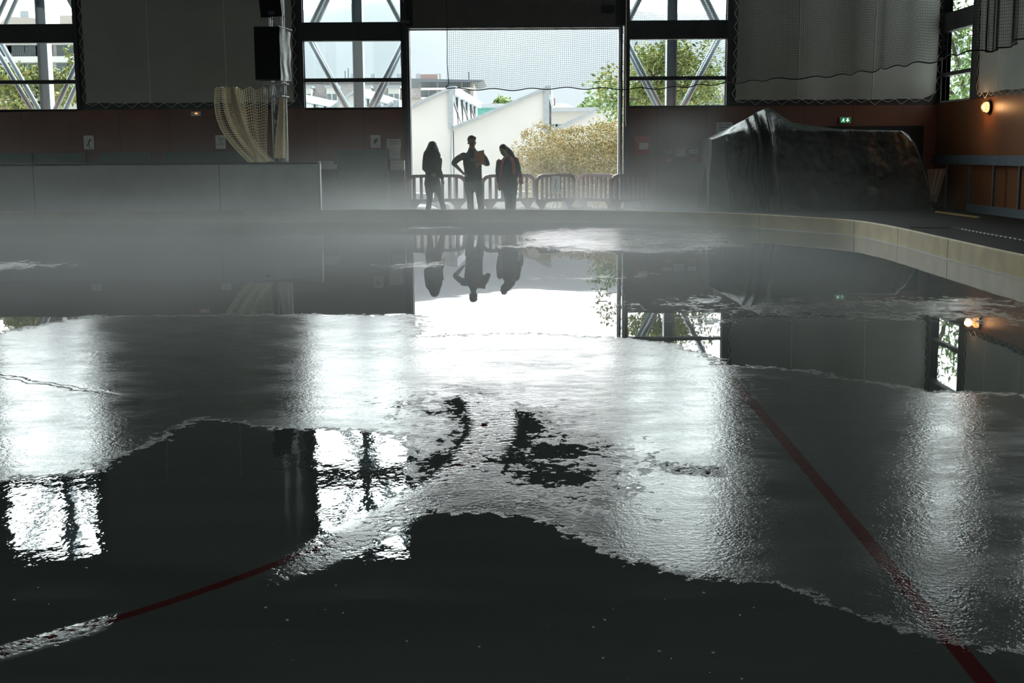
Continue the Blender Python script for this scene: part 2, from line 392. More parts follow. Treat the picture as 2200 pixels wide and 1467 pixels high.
# --- right wall
m = MB(); m.box(XR, XR+.2, YB, YF, -.1, SILL+.02); struct(m.build('wall_right', M['woodR']))
RW = [(30.05, 32.2), (21.97, 24.12), (13.89, 16.04), (5.8, 7.95), (-2.3, -.15)]        # window bays in the right wall (Y ranges)
m = MB(); ys = [YF]
for a, b in RW: ys += [b, a]
ys.append(YB)
for i in range(0, len(ys), 2): m.box(XR, XR+.2, ys[i+1], ys[i], SILL+.02, ZC)
for a, b in RW: m.box(XR, XR+.2, a, b, WTOP, ZC)
struct(m.build('wall_right_upper', M['dark']))
for k, (a, b) in enumerate(RW):
    g = sgroup('window_%d' % (5+k))
    m = MB(); m.box(XR-.04, XR+.2, a-.36, a, SILL+.02, WTOP); m.box(XR-.02, XR+.2, b, b+.1, SILL+.02, WTOP)
    m.box(XR-.03, XR+.18, a, b, 4.31, 4.75); m.box(XR, XR+.15, a, b, 3.25, 3.34); m.box(XR-.03, XR+.18, a, b, 6.6, 7.05)
    m.build('window_frame', M['dark'], g)
    MB().box(XR-.05, XR-.03, a-.02, a+.03, SILL+.02, WTOP).build('window_bead', M['post'], g)
    MB().box(XR-.02, XR+.19, a, b, SILL+.02, SILL+.06).build('window_sill', M['light'], g)
    MB().box(XR+.1, XR+.106, a, b, SILL+.06, WTOP).build('window_pane', M['glass'], g)
    portal('portal_right_%d' % k, (XR+.25, (a+b)/2, (SILL+WTOP)/2), WTOP-SILL, b-a, (-1, 0, 0))
# left and back wall (mostly out of view; they carry the same bays)
m = MB(); m.box(XL-.2, XL, YB, YF, -.1, SILL); m.box(XL-.2, XL, YB, YF, WTOP, ZC)
LW = [(21, 23.5), (12.6, 15.1), (4.2, 6.7), (-4.2, -1.7), (-12.6, -10.1)]
ys = [YF]
for a, b in LW: ys += [b, a]
ys.append(YB)
for i in range(0, len(ys), 2): m.box(XL-.2, XL, ys[i+1], ys[i], SILL, WTOP)
struct(m.build('wall_left', M['wood']))
for k, (a, b) in enumerate(LW):
    struct(MB().box(XL-.1, XL-.094, a, b, SILL, WTOP).build('window_%d' % (10+k), M['glass']))
    portal('portal_left_%d' % k, (XL-.3, (a+b)/2, (SILL+WTOP)/2), WTOP-SILL, b-a, (1, 0, 0))
BWN = [(-20, -17.5), (-11.6, -9.1), (-3.2, -.7), (5, 7.5)]
m = MB(); m.box(XL, XR, YB-.2, YB, -.1, SILL); m.box(XL, XR, YB-.2, YB, WTOP, ZC); xs = [XL]
for a, b in BWN: xs += [a, b]
xs.append(XR)
for i in range(0, len(xs), 2): m.box(xs[i], xs[i+1], YB-.2, YB, SILL, WTOP)
struct(m.build('wall_back', M['wood']))
for k, (a, b) in enumerate(BWN):
    struct(MB().box(a, b, YB-.1, YB-.094, SILL, WTOP).build('window_%d' % (15+k), M['glass']))
    portal('portal_back_%d' % k, ((a+b)/2, YB-.3, (SILL+WTOP)/2), b-a, WTOP-SILL, (0, 1, 0))

# ================================================================== ICE
def inpoly(X, Y, poly):
    ins = np.zeros(X.shape, bool); j = len(poly)-1
    for i in range(len(poly)):
        xi, yi = poly[i]; xj, yj = poly[j]
        c = ((yi > Y) != (yj > Y)) & (X < (xj-xi)*(Y-yi)/(yj-yi+1e-12)+xi); ins ^= c; j = i
    return ins
def segdist(X, Y, poly):
    d = np.full(X.shape, 1e9)
    for i in range(len(poly)):
        x0, y0 = poly[i]; x1, y1 = poly[(i+1) % len(poly)]; dx, dy = x1-x0, y1-y0
        t = np.clip(((X-x0)*dx+(Y-y0)*dy)/(dx*dx+dy*dy+1e-12), 0, 1)
        d = np.minimum(d, np.hypot(X-x0-t*dx, Y-y0-t*dy))
    return d
def icepoly(pts): return [tuple(on_z(*p)[:2]) for p in pts]
# measured outlines on the ice of the frosted zone (the rest is standing melt water)
FROST = icepoly([(-300, 720), (0, 716), (190, 678), (420, 680), (660, 675), (892, 677), (895, 722), (1130, 716), (1330, 726), (1480, 742), (1545, 782), (1700, 795), (1990, 842), (2210, 850), (2400, 1000),
                 (2400, 1400), (2210, 1400), (2080, 1385), (1900, 1330), (1650, 1252), (1500, 1240), (1340, 1190), (1150, 1105), (880, 1100), (860, 1060), (876, 930), (650, 922), (420, 900), (250, 985), (180, 1020), (0, 1030), (-300, 1040)])
PATCH = [icepoly(p) for p in ([(1130, 497), (1250, 487), (1480, 490), (1560, 500), (1600, 530), (1480, 545), (1230, 540), (1080, 530)],
         [(-60, 566), (60, 557), (150, 561), (140, 572), (-60, 582)], [(770, 570), (900, 562), (965, 565), (940, 574)],
         [(1190, 596), (1280, 590), (1400, 589), (1405, 594), (1250, 600)], [(1240, 655), (1440, 640), (1560, 640), (1560, 698), (1460, 690), (1440, 668)],
         [(880, 488), (1000, 487), (1010, 490), (885, 492)], [(1560, 655), (1900, 640), (2190, 640), (2200, 700), (1900, 690), (1700, 680)])]
RIPPLE = icepoly([(640, 925), (876, 925), (876, 1215), (690, 1190)]); RIPL = icepoly([(-300, 1010), (240, 1000), (245, 1190), (100, 1240), (-300, 1260)])
MELT = icepoly([(870, 830), (1080, 830), (1270, 900), (1400, 1010), (1340, 1120), (1130, 1100), (870, 1000)])
xs = np.concatenate([[-24.2, -20, -16, -14], np.linspace(-13, 6.2, 330), [6.4, 6.6]])
ys = np.concatenate([[-22.2, -12, -4, 0, 1], 1.8*(28.6/1.8)**np.linspace(0, 1, 430)])
X, Y = np.meshgrid(xs, ys)
def smask(poly, w):       # soft inside mask, width grows with size w
    d = segdist(X, Y, poly); d = np.where(inpoly(X, Y, poly), d, -d); return np.clip(d/w*.5+.5, 0, 1)
soft = .05+.02*Y
fr = smask(FROST, soft)
for p in PATCH: fr = np.maximum(fr, smask(p, .8)*.66)
fr = np.where(smask(MELT, .5) > 0, np.minimum(fr, 1-.62*smask(MELT, .5)), fr)
for p in ([(880, 965), (960, 962), (1000, 985), (1008, 900), (1036, 895), (1030, 950), (985, 1012), (900, 1072), (880, 1076)], [(1062, 905), (1118, 884), (1135, 955), (1085, 985), (1052, 962)],
          [(1150, 955), (1220, 960), (1225, 980), (1150, 985)], [(1458, 1000), (1540, 1002), (1546, 1020), (1468, 1018)], [(970, 860), (1010, 855), (1012, 880), (975, 885)], [(1130, 1020), (1230, 1010), (1240, 1030), (1140, 1040)]):
    fr = fr*(1-.62*smask(icepoly(p), .14))
rp = np.maximum(smask(RIPPLE, .4), smask(RIPL, .4))
CC = (-4.648, 7.002, 4.49)
vs = np.stack([X, Y, np.zeros_like(X)], -1).reshape(-1, 3)
nx, ny = len(xs), len(ys)
ii = (np.arange(ny-1)[:, None]*nx+np.arange(nx-1)[None, :]).reshape(-1)
fs = np.stack([ii, ii+1, ii+nx+1, ii+nx], 1)
# leave out the cells that lie outside the curb
ctr = vs[fs].mean(1); cp_poly = [(p.x, p.y) for p in offset(CURB, CURB_T*.5 if (outer[0]-inner[0]).dot(nrm(0)) > 0 else -CURB_T*.5)]+[(XL-1, YB-1), (XL-1, 28.1)]
me = bpy.data.meshes.new('ice'); keep = np.ones(len(fs), bool)
keep = inpoly(ctr[:, 0], ctr[:, 1], [(p.x, p.y) for p in offset(outer, .25 if (outer[0]-inner[0]).dot(nrm(0)) > 0 else -.25)]+[(5.9, YB-1), (XL-1, YB-1), (XL-1, 28.2)])
fs = fs[keep]
me.from_pydata(vs.tolist(), [], fs.tolist())
for nme, arr in (('frost', fr), ('ripple', rp)):
    a = me.attributes.new(nme, 'FLOAT', 'POINT'); a.data.foreach_set('value', arr.reshape(-1).astype(np.float32))
for p in me.polygons: p.use_smooth = True
ice = bpy.data.objects.new('floor_ice', me); COL.objects.link(ice); struct(ice)

im = bpy.data.materials.new('wet_ice'); im.use_nodes = True; me.materials.append(im)
nn, ll = im.node_tree.nodes, im.node_tree.links; pb = nn['Principled BSDF']
def val(x, sock):
    if hasattr(x, 'is_linked') or hasattr(x, 'links'): ll.new(x, sock)
    else: sock.default_value = x
def mth(op, a, b=0.0, c=None, clamp=False):
    q = nn.new('ShaderNodeMath'); q.operation = op; q.use_clamp = clamp; val(a, q.inputs[0]); val(b, q.inputs[1])
    if c is not None: val(c, q.inputs[2])
    return q.outputs[0]
def sstep(x, a, b):
    q = nn.new('ShaderNodeMapRange'); q.interpolation_type = 'SMOOTHSTEP'; val(x, q.inputs['Value'])
    q.inputs['From Min'].default_value = a; q.inputs['From Max'].default_value = b; return q.outputs['Result']
def nois(scale, detail=3, vscale=(1, 1, 1), rough=.5):
    t = nn.new('ShaderNodeMapping'); t.inputs['Scale'].default_value = vscale; ll.new(tco, t.inputs[0])
    q = nn.new('ShaderNodeTexNoise'); q.inputs['Scale'].default_value = scale; q.inputs['Detail'].default_value = detail
    q.inputs['Roughness'].default_value = rough; ll.new(t.outputs[0], q.inputs['Vector']); return q.outputs['Fac']
def mixc(f, a, b):
    q = nn.new('ShaderNodeMix'); q.data_type = 'RGBA'; val(f, q.inputs[0])
    for x, s in ((a, q.inputs[6]), (b, q.inputs[7])):
        if isinstance(x, tuple): s.default_value = (*x, 1)
        else: ll.new(x, s)
    return q.outputs[2]
tco = nn.new('ShaderNodeTexCoord').outputs['Object']
sp_ = nn.new('ShaderNodeSeparateXYZ'); ll.new(tco, sp_.inputs[0]); px, py = sp_.outputs[0], sp_.outputs[1]
af = nn.new('ShaderNodeAttribute'); af.attribute_name = 'frost'; ar = nn.new('ShaderNodeAttribute'); ar.attribute_name = 'ripple'
big = nois(1.1, 5, (1.0, .55, 1), .6); med = nois(5.5, 5, (1, .7, 1), .65)
fsum = mth('ADD', af.outputs['Fac'], mth('ADD', mth('MULTIPLY', mth('SUBTRACT', big, .5), .9), mth('ADD', mth('MULTIPLY', mth('SUBTRACT', med, .5), 1.0), mth('MULTIPLY', mth('SUBTRACT', nois(17, 5, (1, .8, 1), .7), .5), 1.1))))
frost = sstep(fsum, .42, .60)
# the frozen ridge that follows the near face-off circle
def ring(cx, cy_, r, w, soft=.006):
    d = mth('SQRT', mth('ADD', mth('POWER', mth('SUBTRACT', px, cx), 2.0), mth('POWER', mth('SUBTRACT', py, cy_), 2.0)))
    return mth('SUBTRACT', 1.0, sstep(mth('ABSOLUTE', mth('SUBTRACT', d, r)), w/2-soft, w/2+soft))
ridge = mth('MULTIPLY', ring(CC[0], CC[1], CC[2]+.05, .22, .06), mth('MULTIPLY', sstep(px, -1.05, -.75), sstep(mth('ADD', mth('MULTIPLY', med, .6), mth('MULTIPLY', nois(22, 4), .4)), .42, .52)))
frost = mth('MAXIMUM', frost, ridge)
w0 = on_z(235, 1340)
slush = mth('MULTIPLY', ring(CC[0], CC[1], CC[2]+.01, .10, .03), mth('MULTIPLY', mth('SUBTRACT', 1.0, sstep(px, w0.x-.02, w0.x+.02)), mth('SUBTRACT', 1.0, sstep(py, 3.9, 4.2))))
slush = mth('MULTIPLY', slush, sstep(nois(30, 4), .40, .55))
frost = mth('MAXIMUM', frost, slush)
red = ring(*CC, .05)
red = mth('MAXIMUM', red, mth('MULTIPLY', ring(-4.56, 21.1, 4.5, .05), .8))
dsp = mth('SQRT', mth('ADD', mth('POWER', mth('SUBTRACT', px, -4.56), 2.0), mth('POWER', mth('SUBTRACT', py, 21.1), 2.0)))
red = mth('MAXIMUM', red, mth('SUBTRACT', 1.0, sstep(dsp, .28, .31)))
gl = mth('ABSOLUTE', mth('SUBTRACT', px, mth('ADD', 1.255, mth('MULTIPLY', py, .0245))))
red = mth('MAXIMUM', red, mth('SUBTRACT', 1.0, sstep(gl, .026, .036)))
def rect(cx, cy_, hx, hy):
    d = mth('MAXIMUM', mth('SUBTRACT', mth('ABSOLUTE', mth('SUBTRACT', px, cx)), hx), mth('SUBTRACT', mth('ABSOLUTE', mth('SUBTRACT', py, cy_)), hy))
    return mth('SUBTRACT', 1.0, sstep(d, -.005, .008))
for r in ((-5.2, 20.4, .03, .35), (-5.17, 21.75, .03, .38), (-3.87, 20.4, .03, .38), (-3.84, 21.7, .03, .35),
          (-5.95, 21.5, .75, .025), (-5.95, 20.85, .75, .025), (-3.05, 21.5, .8, .025), (-3.05, 20.85, .8, .025), (-3.76, 16.2, .03, .28), (-5.57, 16.2, .03, .2)):
    red = mth('MAXIMUM', red, rect(*r))
streak = nois(2.2, 4, (.35, 1.6, 1), .6)
body = mixc(streak, (.075, .090, .084), (.115, .132, .125))
body = mixc(mth('MULTIPLY', frost, mth('ADD', .35, mth('MULTIPLY', nois(8, 5, (1, .6, 1), .7), .8))), body, (.125, .14, .138))
specks = sstep(nois(60, 2), .74, .78)
body = mixc(mth('MULTIPLY', specks, .5), body, (.45, .5, .5))
body = mixc(mth('MULTIPLY', slush, .8), body, (.55, .58, .58))
body = mixc(mth('MULTIPLY', mth('MULTIPLY', red, mth('SUBTRACT', 1.0, slush)), .9), body, (.11, .014, .016))
ll.new(body, pb.inputs['Base Color'])
patchy = sstep(mth('ADD', mth('MULTIPLY', nois(1.6, 4, (.7, 1.2, 1), .6), .6), mth('MULTIPLY', nois(9, 4, (.7, 1.3, 1), .6), .4)), .36, .64)
rg = mth('ADD', .012, mth('MULTIPLY', frost, mth('ADD', .07, mth('MULTIPLY', patchy, .15))))
ll.new(rg, pb.inputs['Roughness']); pb.inputs['IOR'].default_value = 1.33; pb.inputs['Specular IOR Level'].default_value = .5
rip = nois(9, 3, (1, .55, 1)); rip2 = nois(26, 2, (1, .7, 1))
gran = nois(95, 2); gran2 = nois(38, 3)
h = mth('MULTIPLY', mth('MULTIPLY', frost, mth('ADD', .45, mth('MULTIPLY', nois(4.0, 4, (1, .7, 1)), 1.1))), mth('ADD', mth('MULTIPLY', gran, .0007), mth('MULTIPLY', gran2, .0012)))
h = mth('ADD', h, mth('MULTIPLY', ar.outputs['Fac'], mth('ADD', mth('MULTIPLY', rip, .0016), mth('MULTIPLY', rip2, .0004))))
h = mth('ADD', h, mth('MULTIPLY', nois(1.2, 2), .0006))
h = mth('ADD', h, mth('MULTIPLY', frost, .0004))
c0, c1 = on_z(-60, 797), on_z(330, 862); cd = (c1-c0); cd.z = 0; cl_ = cd.length; cd /= cl_
du = mth('SUBTRACT', mth('MULTIPLY', mth('SUBTRACT', px, c0.x), -cd.y), mth('MULTIPLY', mth('SUBTRACT', py, c0.y), -cd.x))
du = mth('ADD', du, mth('MULTIPLY', mth('SUBTRACT', med, .5), .25))
crack = mth('MULTIPLY', mth('SUBTRACT', 1.0, sstep(mth('ABSOLUTE', du), .01, .05)), mth('SUBTRACT', 1.0, sstep(px, c1.x-.9, c1.x)))
h = mth('SUBTRACT', h, mth('MULTIPLY', crack, .004))
bp = nn.new('ShaderNodeBump'); bp.inputs['Strength'].default_value = 1.0; bp.inputs['Distance'].default_value = 1.0
ll.new(h, bp.inputs['Height']); ll.new(bp.outputs[0], pb.inputs['Normal'])

# ================================================================== BOARDS
bl = thing('dasher_board', (-12, 28.0, 0), 'long white plastic rink board wall with dark top edge, left half of the ice edge', 'rink boards')
m = MB(); m.box(-23.9, -4.13, 27.93, 28.01, CURB_H, 1.255); m.build('board_panel', M['board'], bl)
m = MB(); m.box(-23.9, -4.11, 27.90, 28.05, 1.255, 1.30); m.build('board_cap', M['cap'], bl)
m = MB(); m.box(-4.15, -4.11, 27.89, 28.05, CURB_H, 1.31); m.build('end_post', M['light'], bl)
for x in (-22, -18, -14.3, -10.3, -6.29): MB().box(x-.004, x+.004, 27.925, 27.935, CURB_H, 1.255).build('board_joint', M['post'], bl)

# ================================================================== BANNERS AND LACING
def banner(label, P0, P1, z0, z1, seams, dirn, bulge=0.0, lift=None, lace_sides=(True, True)):
    P0, P1 = Vector(P0), Vector(P1); L = (P1-P0).length; t = (P1-P0)/L; nr = Vector(dirn)
    g = thing('wall_banner', (P0.x, P0.y, z0), label, 'banner', 'laced cloth banners on the upper walls')
    def fn(u, v):
        p = P0+t*(L*u); z = z0+(z1-z0)*v
        wob = .03*math.sin(u*L*1.7+v*3)+.02*math.sin(u*L*4.1+1)+bulge*math.sin(PI*min(1, v*1.5))
        if lift: z += lift(u)*(1-v)**6
        return p+nr*(.07+wob)+Vector((0, 0, z+.008*math.sin(u*L*5)*(1-v)))
    MB().grid(fn, int(L*10), 40).build('banner_cloth', M['banner'], g, True)
    for s in seams:
        u = s/L; m = MB()
        m.grid(lambda a, b: fn(u+(a-.5)*.022/L, b)+nr*.006, 1, 40); m.build('seam', M['seam'], g, True)
    m = MB(); k = int(L/.16)                                       # zig-zag lacing below
    pts = []
    for i in range(k+1):
        u = i/k; p = fn(u, 0)+nr*.015
        if i % 2: p = p+Vector((0, 0, -.10+.03*math.sin(i*1.7)))
        pts.append(p)
    m.tube(pts, .006, 4)
    for i in range(0, k+1, 2):
        p = pts[i]; m.ball(p+nr*.004, .014, 6)
    m.build('lacing', M['rope'], g)
    for sd, on in ((0, lace_sides[0]), (1, lace_sides[1])):
        if not on: continue
        k = int((z1-z0)/.16); pts = []
        for i in range(k+1):
            p = fn(sd, i/k)+nr*.01
            if i % 2: p = p+t*(.09*(1 if sd else -1))
            pts.append(p)
        MB().tube(pts, .006, 4).build('lacing', M['rope'], g)
    return g
B1 = at(186, 222, YF-.1); B1r = at(632, 224, YF-.1); B3 = at(1580, 215, YF-.1); B3r = at(2004, 210, YF-.1)
banner('grey cloth banner laced above the wood wall between the two left windows', (B1.x, YF-.02, 0), (B1r.x, YF-.02, 0), B1.z, ZC-.3, [at(325, 200, YF).x-B1.x, at(489, 200, YF).x-B1.x], (0, -1, 0))
banner('grey cloth banner behind the black net, above the covered machine', (B3.x, YF-.02, 0), (B3r.x+.05, YF-.02, 0), B3.z, ZC-.3, [at(1712, 180, YF).x-B3.x, at(1873, 180, YF).x-B3.x], (0, -1, 0), .12,
       lambda u: .16*max(0, (u-.9)/.1)**2, (True, True))
R0 = on_x(2102, 205, XR-.1).y
banner('grey cloth banner on the right wall above the caged lamp', (XR-.02, R0, 0), (XR-.02, 24.3, 0), 2.72, ZC-.3, [R0-on_x(2155, 170, XR).y, R0-on_x(2155, 170, XR).y+1.9, 5.0], (-1, 0, 0), 0, None, (True, False))
banner('grey cloth banner near the viewer on the right wall', (XR-.02, 21.5, 0), (XR-.02, 16.3, 0), 2.72, ZC-.3, [1.9, 3.8], (-1, 0, 0), 0, None, (True, True))

# ================================================================== NETS
def net(name, label, mats, fn, nu, nv, r, edge=None, group=None, cat='net', rows=1, parentthing=None):
    """real cords: one thin three-sided tube per cord, fn(u, v) gives the hanging surface"""
    m = MB()
    G = [[Vector(fn(i/nu, j/nv)) for i in range(nu+1)] for j in range(nv+1)]
    for i in range(nu+1): m.tube([G[j][i] for j in range(0, nv+1, rows)] if nv % rows == 0 else [G[j][i] for j in range(nv+1)], r, 3, False)
    for j in range(nv+1): m.tube(G[j], r, 3, False)
    o = m.build(name, mats, None, False, False)
    tag(o, label, cat, group)
    if edge: 
        for pts, rr in edge: MB().tube(pts, rr, 5).build('border_cord', mats, o, True)
    return o
netpx = [(960, 190), (1100, 192), (1200, 189), (1330, 190), (1440, 188), (1560, 178), (1660, 170), (1757, 165), (1830, 157), (1889, 150), (1945, 138), (2016, 128), (2060, 114), (2122, 109)]
NP = [on_z(x, y, 2.83) for x, y in netpx]
for k in range(4): NP[k] = at(*netpx[k], 27.9)
NP[4] = at(*netpx[4], 27.6)
path = catmull(NP, 10)
cum = [0]
for i in range(1, len(path)): cum.append(cum[-1]+(path[i]-path[i-1]).length)
def pathat(s):
    s = max(0, min(cum[-1]-1e-6, s))
    k = max(i for i in range(len(cum)-1) if cum[i] <= s); return path[k].lerp(path[k+1], (s-cum[k])/(cum[k+1]-cum[k]))
NL = cum[-1]; NT = 9.2
def netfn(u, v):
    s = u*NL; p = pathat(s); z = p.z+(NT-p.z)*v
    fold = .05*math.sin(s*5.3+.6*v)+.06*math.sin(s*2.1)*(1-.4*v)
    amp = .25+.75*min(1, max(0, (s-6)/4))
    return Vector((p.x+fold*amp*.8+.02*math.sin(v*9+s), p.y+fold*amp, z+.02*math.sin(s*8)*(1-v)))
pathcache = {}
nu = int(NL/.042); nv = int((NT-2.83)/.043)
_pa = pathat
_tab = [_pa(i/nu*NL) for i in range(nu+1)]
def pathat(s): return _tab[min(nu, max(0, int(round(s/NL*nu))))]
bot = [netfn(i/nu, 0)+Vector((0, 0, -.005)) for i in range(nu+1)]
leftc = [netfn(0, j/nv)+Vector((.05*max(0, 1-j/12)*(1 if j > 1 else -.3), 0, 0)) for j in range(nv+1)]
net('safety_net', 'black mesh safety net hanging across the doorway and round the right end', M['blacknet'], netfn, nu, nv, .0023, [(bot, .011), (leftc, .008)], 'black safety nets above the ice edge')
N2 = [on_z(2118, 111, 2.83), on_z(2160, 102, 2.83), on_z(2200, 84, 2.83), Vector((6.5, 14.8, 2.85)), Vector((6.4, 12.5, 2.85))]
p2 = catmull(N2, 16); n2 = len(p2)-1
def netfn2(u, v):
    k = u*n2; i = min(n2-1, int(k)); p = p2[i].lerp(p2[i+1], k-i); f = .07*math.sin(u*23)+.04*math.sin(u*51)
    return Vector((p.x+f, p.y+f*.6, p.z+(8.9-p.z)*v))
L2 = sum((p2[i+1]-p2[i]).length for i in range(n2)); a2 = int(L2/.043); b2 = int(6.1/.043)
net('safety_net', 'black mesh net at the top right corner, nearest to the viewer', M['blacknet'], netfn2, a2, b2, .0024, [([netfn2(i/a2, 0) for i in range(a2+1)], .012), ([netfn2(0, j/b2) for j in range(b2+1)], .011)], 'black safety nets above the ice edge')

# ================================================================== SPEAKER TOWER
YT = 29.4
tw = thing('lighting_truss', (-5.35, YT, ZF), 'slim aluminium truss tower standing behind the white boards', 'truss')
xl, xr = at(586, 200, YT).x, at(612, 200, YT).x; tz = 8.8
m = MB()
for x, y in ((xl, YT-.12), (xr, YT-.12), (xl, YT+.14), (xr, YT+.14)): m.tube([(x, y, ZF), (x, y, tz)], .02, 8)
m.build('truss_chord', M['alu'], tw, True)
m = MB(); z = .3; k = 0
while z < tz-.4:
    for y in (YT-.12, YT+.14): m.tube([((xl, xr)[k % 2], y, z), ((xr, xl)[k % 2], y, z+.3)], .008, 6)
    for x in (xl, xr): m.tube([(x, (YT-.12, YT+.14)[k % 2], z), (x, (YT+.14, YT-.12)[k % 2], z+.3)], .008, 6)
    z += .3; k += 1
m.build('truss_brace', M['alu'], tw)
m = MB(); m.box(xl-.2, xr+.2, YT-.3, YT+.3, ZF, ZF+.03); m.build('truss_foot', M['post'], tw)
# short horizontal truss head that carries the cream net
hx0, hx1, hz0, hz1 = at(569, 180, YT-.4).x, at(606, 180, YT-.4).x, at(569, 207, YT-.4).z, at(569, 179, YT-.4).z
m = MB()
for z in (hz0, hz1):
    for y in (YT-.55, YT-.25): m.tube([(hx0, y, z), (hx1+.12, y+.05, z-.02)], .022, 8)
    for x in (hx0+.02, hx1): m.tube([(x, YT-.55, z), (x, YT-.12, z)], .016, 8)
for i in range(7):
    x = hx0+.02+(hx1-hx0)*i/6; m.tube([(x, YT-.55, hz0), (x+(.05 if i % 2 else -.03), YT-.55, hz1)], .009, 6)
m.build('truss_head', M['alu'], tw, True)
m = MB(); m.tube([(xr, YT, hz0+.1), (xr+.28, YT+.1, hz0-.45)], .008); m.tube([(xr+.03, YT, hz0+.5), (xr+.4, YT+.2, hz0-.35), (xr+.35, YT+.2, hz0-.38)], .006)
m.build('stay_cable', M['ink'], tw)
# dark plastic wrapped round the lower tower
def wr(u, v):
    a = 2*PI*u; r = 1+.12*math.sin(v*31+u*9)*math.sin(u*13)
    x = (xl+xr)/2-.02+(.11)*math.cos(a)*r; y = YT+.01+.13*math.sin(a)*r
    return Vector((x, y, .9+(hz0-.15-.9)*v))
tag(MB().grid(wr, 20, 30).build('plastic_wrap', M['darkplastic'], None, True), 'dark crumpled plastic sheet wrapped around the lower truss tower', 'plastic sheet')
# a narrow pale net bundle beside it
def bund(u, v):
    a = 2*PI*u; w = .05+.06*(1-v)**.7; c = at(607-6*(1-v)-1, 340-130*v, YT-.22)
    return Vector((c.x+w*math.cos(a)*(1+.15*math.sin(a*5)), c.y+.06*math.sin(a), c.z))
b_ = MB().grid(bund, 26, 24).build('net_bundle', mat('cream_bundle', (.80, .68, .46), .8, 0, .25, 60, 1.0, 120), None, True)
tag(b_, 'narrow gathered bundle of cream net hanging down the truss tower', 'net')
bsh = MB().tube([at(613, 208, YT-.25), at(615, 280, YT-.25), at(616, 346, YT-.25)], [.02, .035, .035], 8).build('rolled_net', M['seam'], None, True)
tag(bsh, 'thin white rolled strip hanging at the right edge of the truss tower', 'roll')

def speaker(px0, px1, py0, py1, tilt, label, skin):
    a = at(px0, py0, YT-.55); b = at(px1, py1, YT-.55); w = b.x-a.x; hgt = a.z-b.z; dep = .5
    g = thing('loudspeaker', ((a.x+b.x)/2, YT-.3, b.z), label, 'speaker', 'black loudspeakers on the truss tower')
    m = MB(); e = .02
    prof = [(a.x, YT-.55), (b.x, YT-.55), (b.x-.02, YT-.12), (a.x+.08, YT-.12)]
    m.prism([(x, y, b.z) for x, y in prof], (0, 0, hgt)); m.build('cabinet', M['spk'], g)
    m = MB(); m.box(a.x+.02, b.x-.02, YT-.565, YT-.545, b.z+.02, a.z-.02); m.build('grille', M['spk'], g)
    for z_ in (b.z, a.z-.012): MB().box(a.x, b.x, YT-.56, YT-.53, z_, z_+.012).build('edge_trim', M['cap'], g)
    if skin:
        def sk(u, v):
            return Vector((b.x+.005+.17*u+.010*math.sin(v*14), YT-.53+.35*u+.03*math.sin(u*11+v*2.5)*(.6+.4*math.sin(v*7)), b.z-.02+(hgt+.02-.10*u)*v))
        MB().grid(sk, 10, 30).build('cover', M['plastic'], g, True)
        MB().prism([(b.x-.01, YT-.55, a.z), (b.x+.24, YT-.2, a.z-.06), (b.x+.02, YT-.1, a.z)], (0, 0, .015)).build('bracket', M['alu'], g)
    if tilt: g.rotation_euler = (0, 0, 0)
    return g
speaker(545, 603, 57, 171, 0, 'large black loudspeaker with a pale plastic side cover, lower of the two on the truss', True)
sp2 = speaker(557, 606, -62, 34, 1, 'smaller black loudspeaker cut by the top picture edge, upper on the truss', False)
sp2.rotation_euler = (math.radians(6), math.radians(-4), 0)
for ch in sp2.children: ch.matrix_parent_inverse = Matrix.Translation(-sp2.location)
MB().ball((at(583, 27, YT-.57).x, YT-.57, at(585, 27, YT-.57).z), (.09, .02, .05), 12).build('horn', M['post'], sp2, True)

# --- cream net hanging from the truss head, swept to the left
def creamL(u, v):       # bunched left part
    top = at(462+72*u, 190-6*u, YT-.5); botp = at(520+95*u*.72, 350, YT-.5)
    s = 1-v; px_ = (462+50*u)+(545-468+10*u)*0
    x = 462+48*u + (60+5*u)*(s**2.2)*1.2 + (-6 if u < .3 else 0)*math.sin(PI*s)
    y = 190-2*u + 158*s
    c = at(x, y, YT-.5)
    return Vector((c.x, c.y+.13*math.sin(u*19)+.03*math.sin(s*9+u*4), c.z+.02*math.sin(u*25)*v))
net('goal_net', 'cream coarse net bunched in thick folds at the left of the truss', M['creamnet'], creamL, 28, 34, .006, [([creamL(0, j/20) for j in range(21)], .012), ([creamL(i/20, 1) for i in range(21)], .012)], 'cream nets hung from the truss head')
def creamM(u, v):
    s = 1-v; x = 508+66*u+(46-46*u**.6)*s**1.5*1.05; sag = 14*abs(math.sin(PI*min(1, u*1.0+.0)*2.0))*(1 if u < .99 else 0)
    y = 186+s*162+(8*math.sin(PI*((u*2.3) % 1)))*v
    c = at(x, y, YT-.42); return Vector((c.x, c.y+.04*math.sin(u*16)+.03*math.sin(s*7), c.z))
net('goal_net', 'cream coarse net spread open between the thick folds and the truss', M['creamnet'], creamM, 15, 26, .0065, [([creamM(0, j/20) for j in range(21)], .012), ([creamM(i/20, 1) for i in range(21)], .011)], 'cream nets hung from the truss head')
def fold(u, v):         # the dense rolled fold
    s = 1-v; a = 2*PI*u; x = 500+58*s**1.6; c = at(x, 188+160*s, YT-.58); w = .065+.02*math.sin(s*6)
    return Vector((c.x+w*math.cos(a), c.y+.05*math.sin(a), c.z))
tag(MB().grid(fold, 16, 30).build('rolled_net', bpy.data.materials['cream_bundle'], None, True), 'thick rolled fold of cream net between the bunched and the open net', 'net')

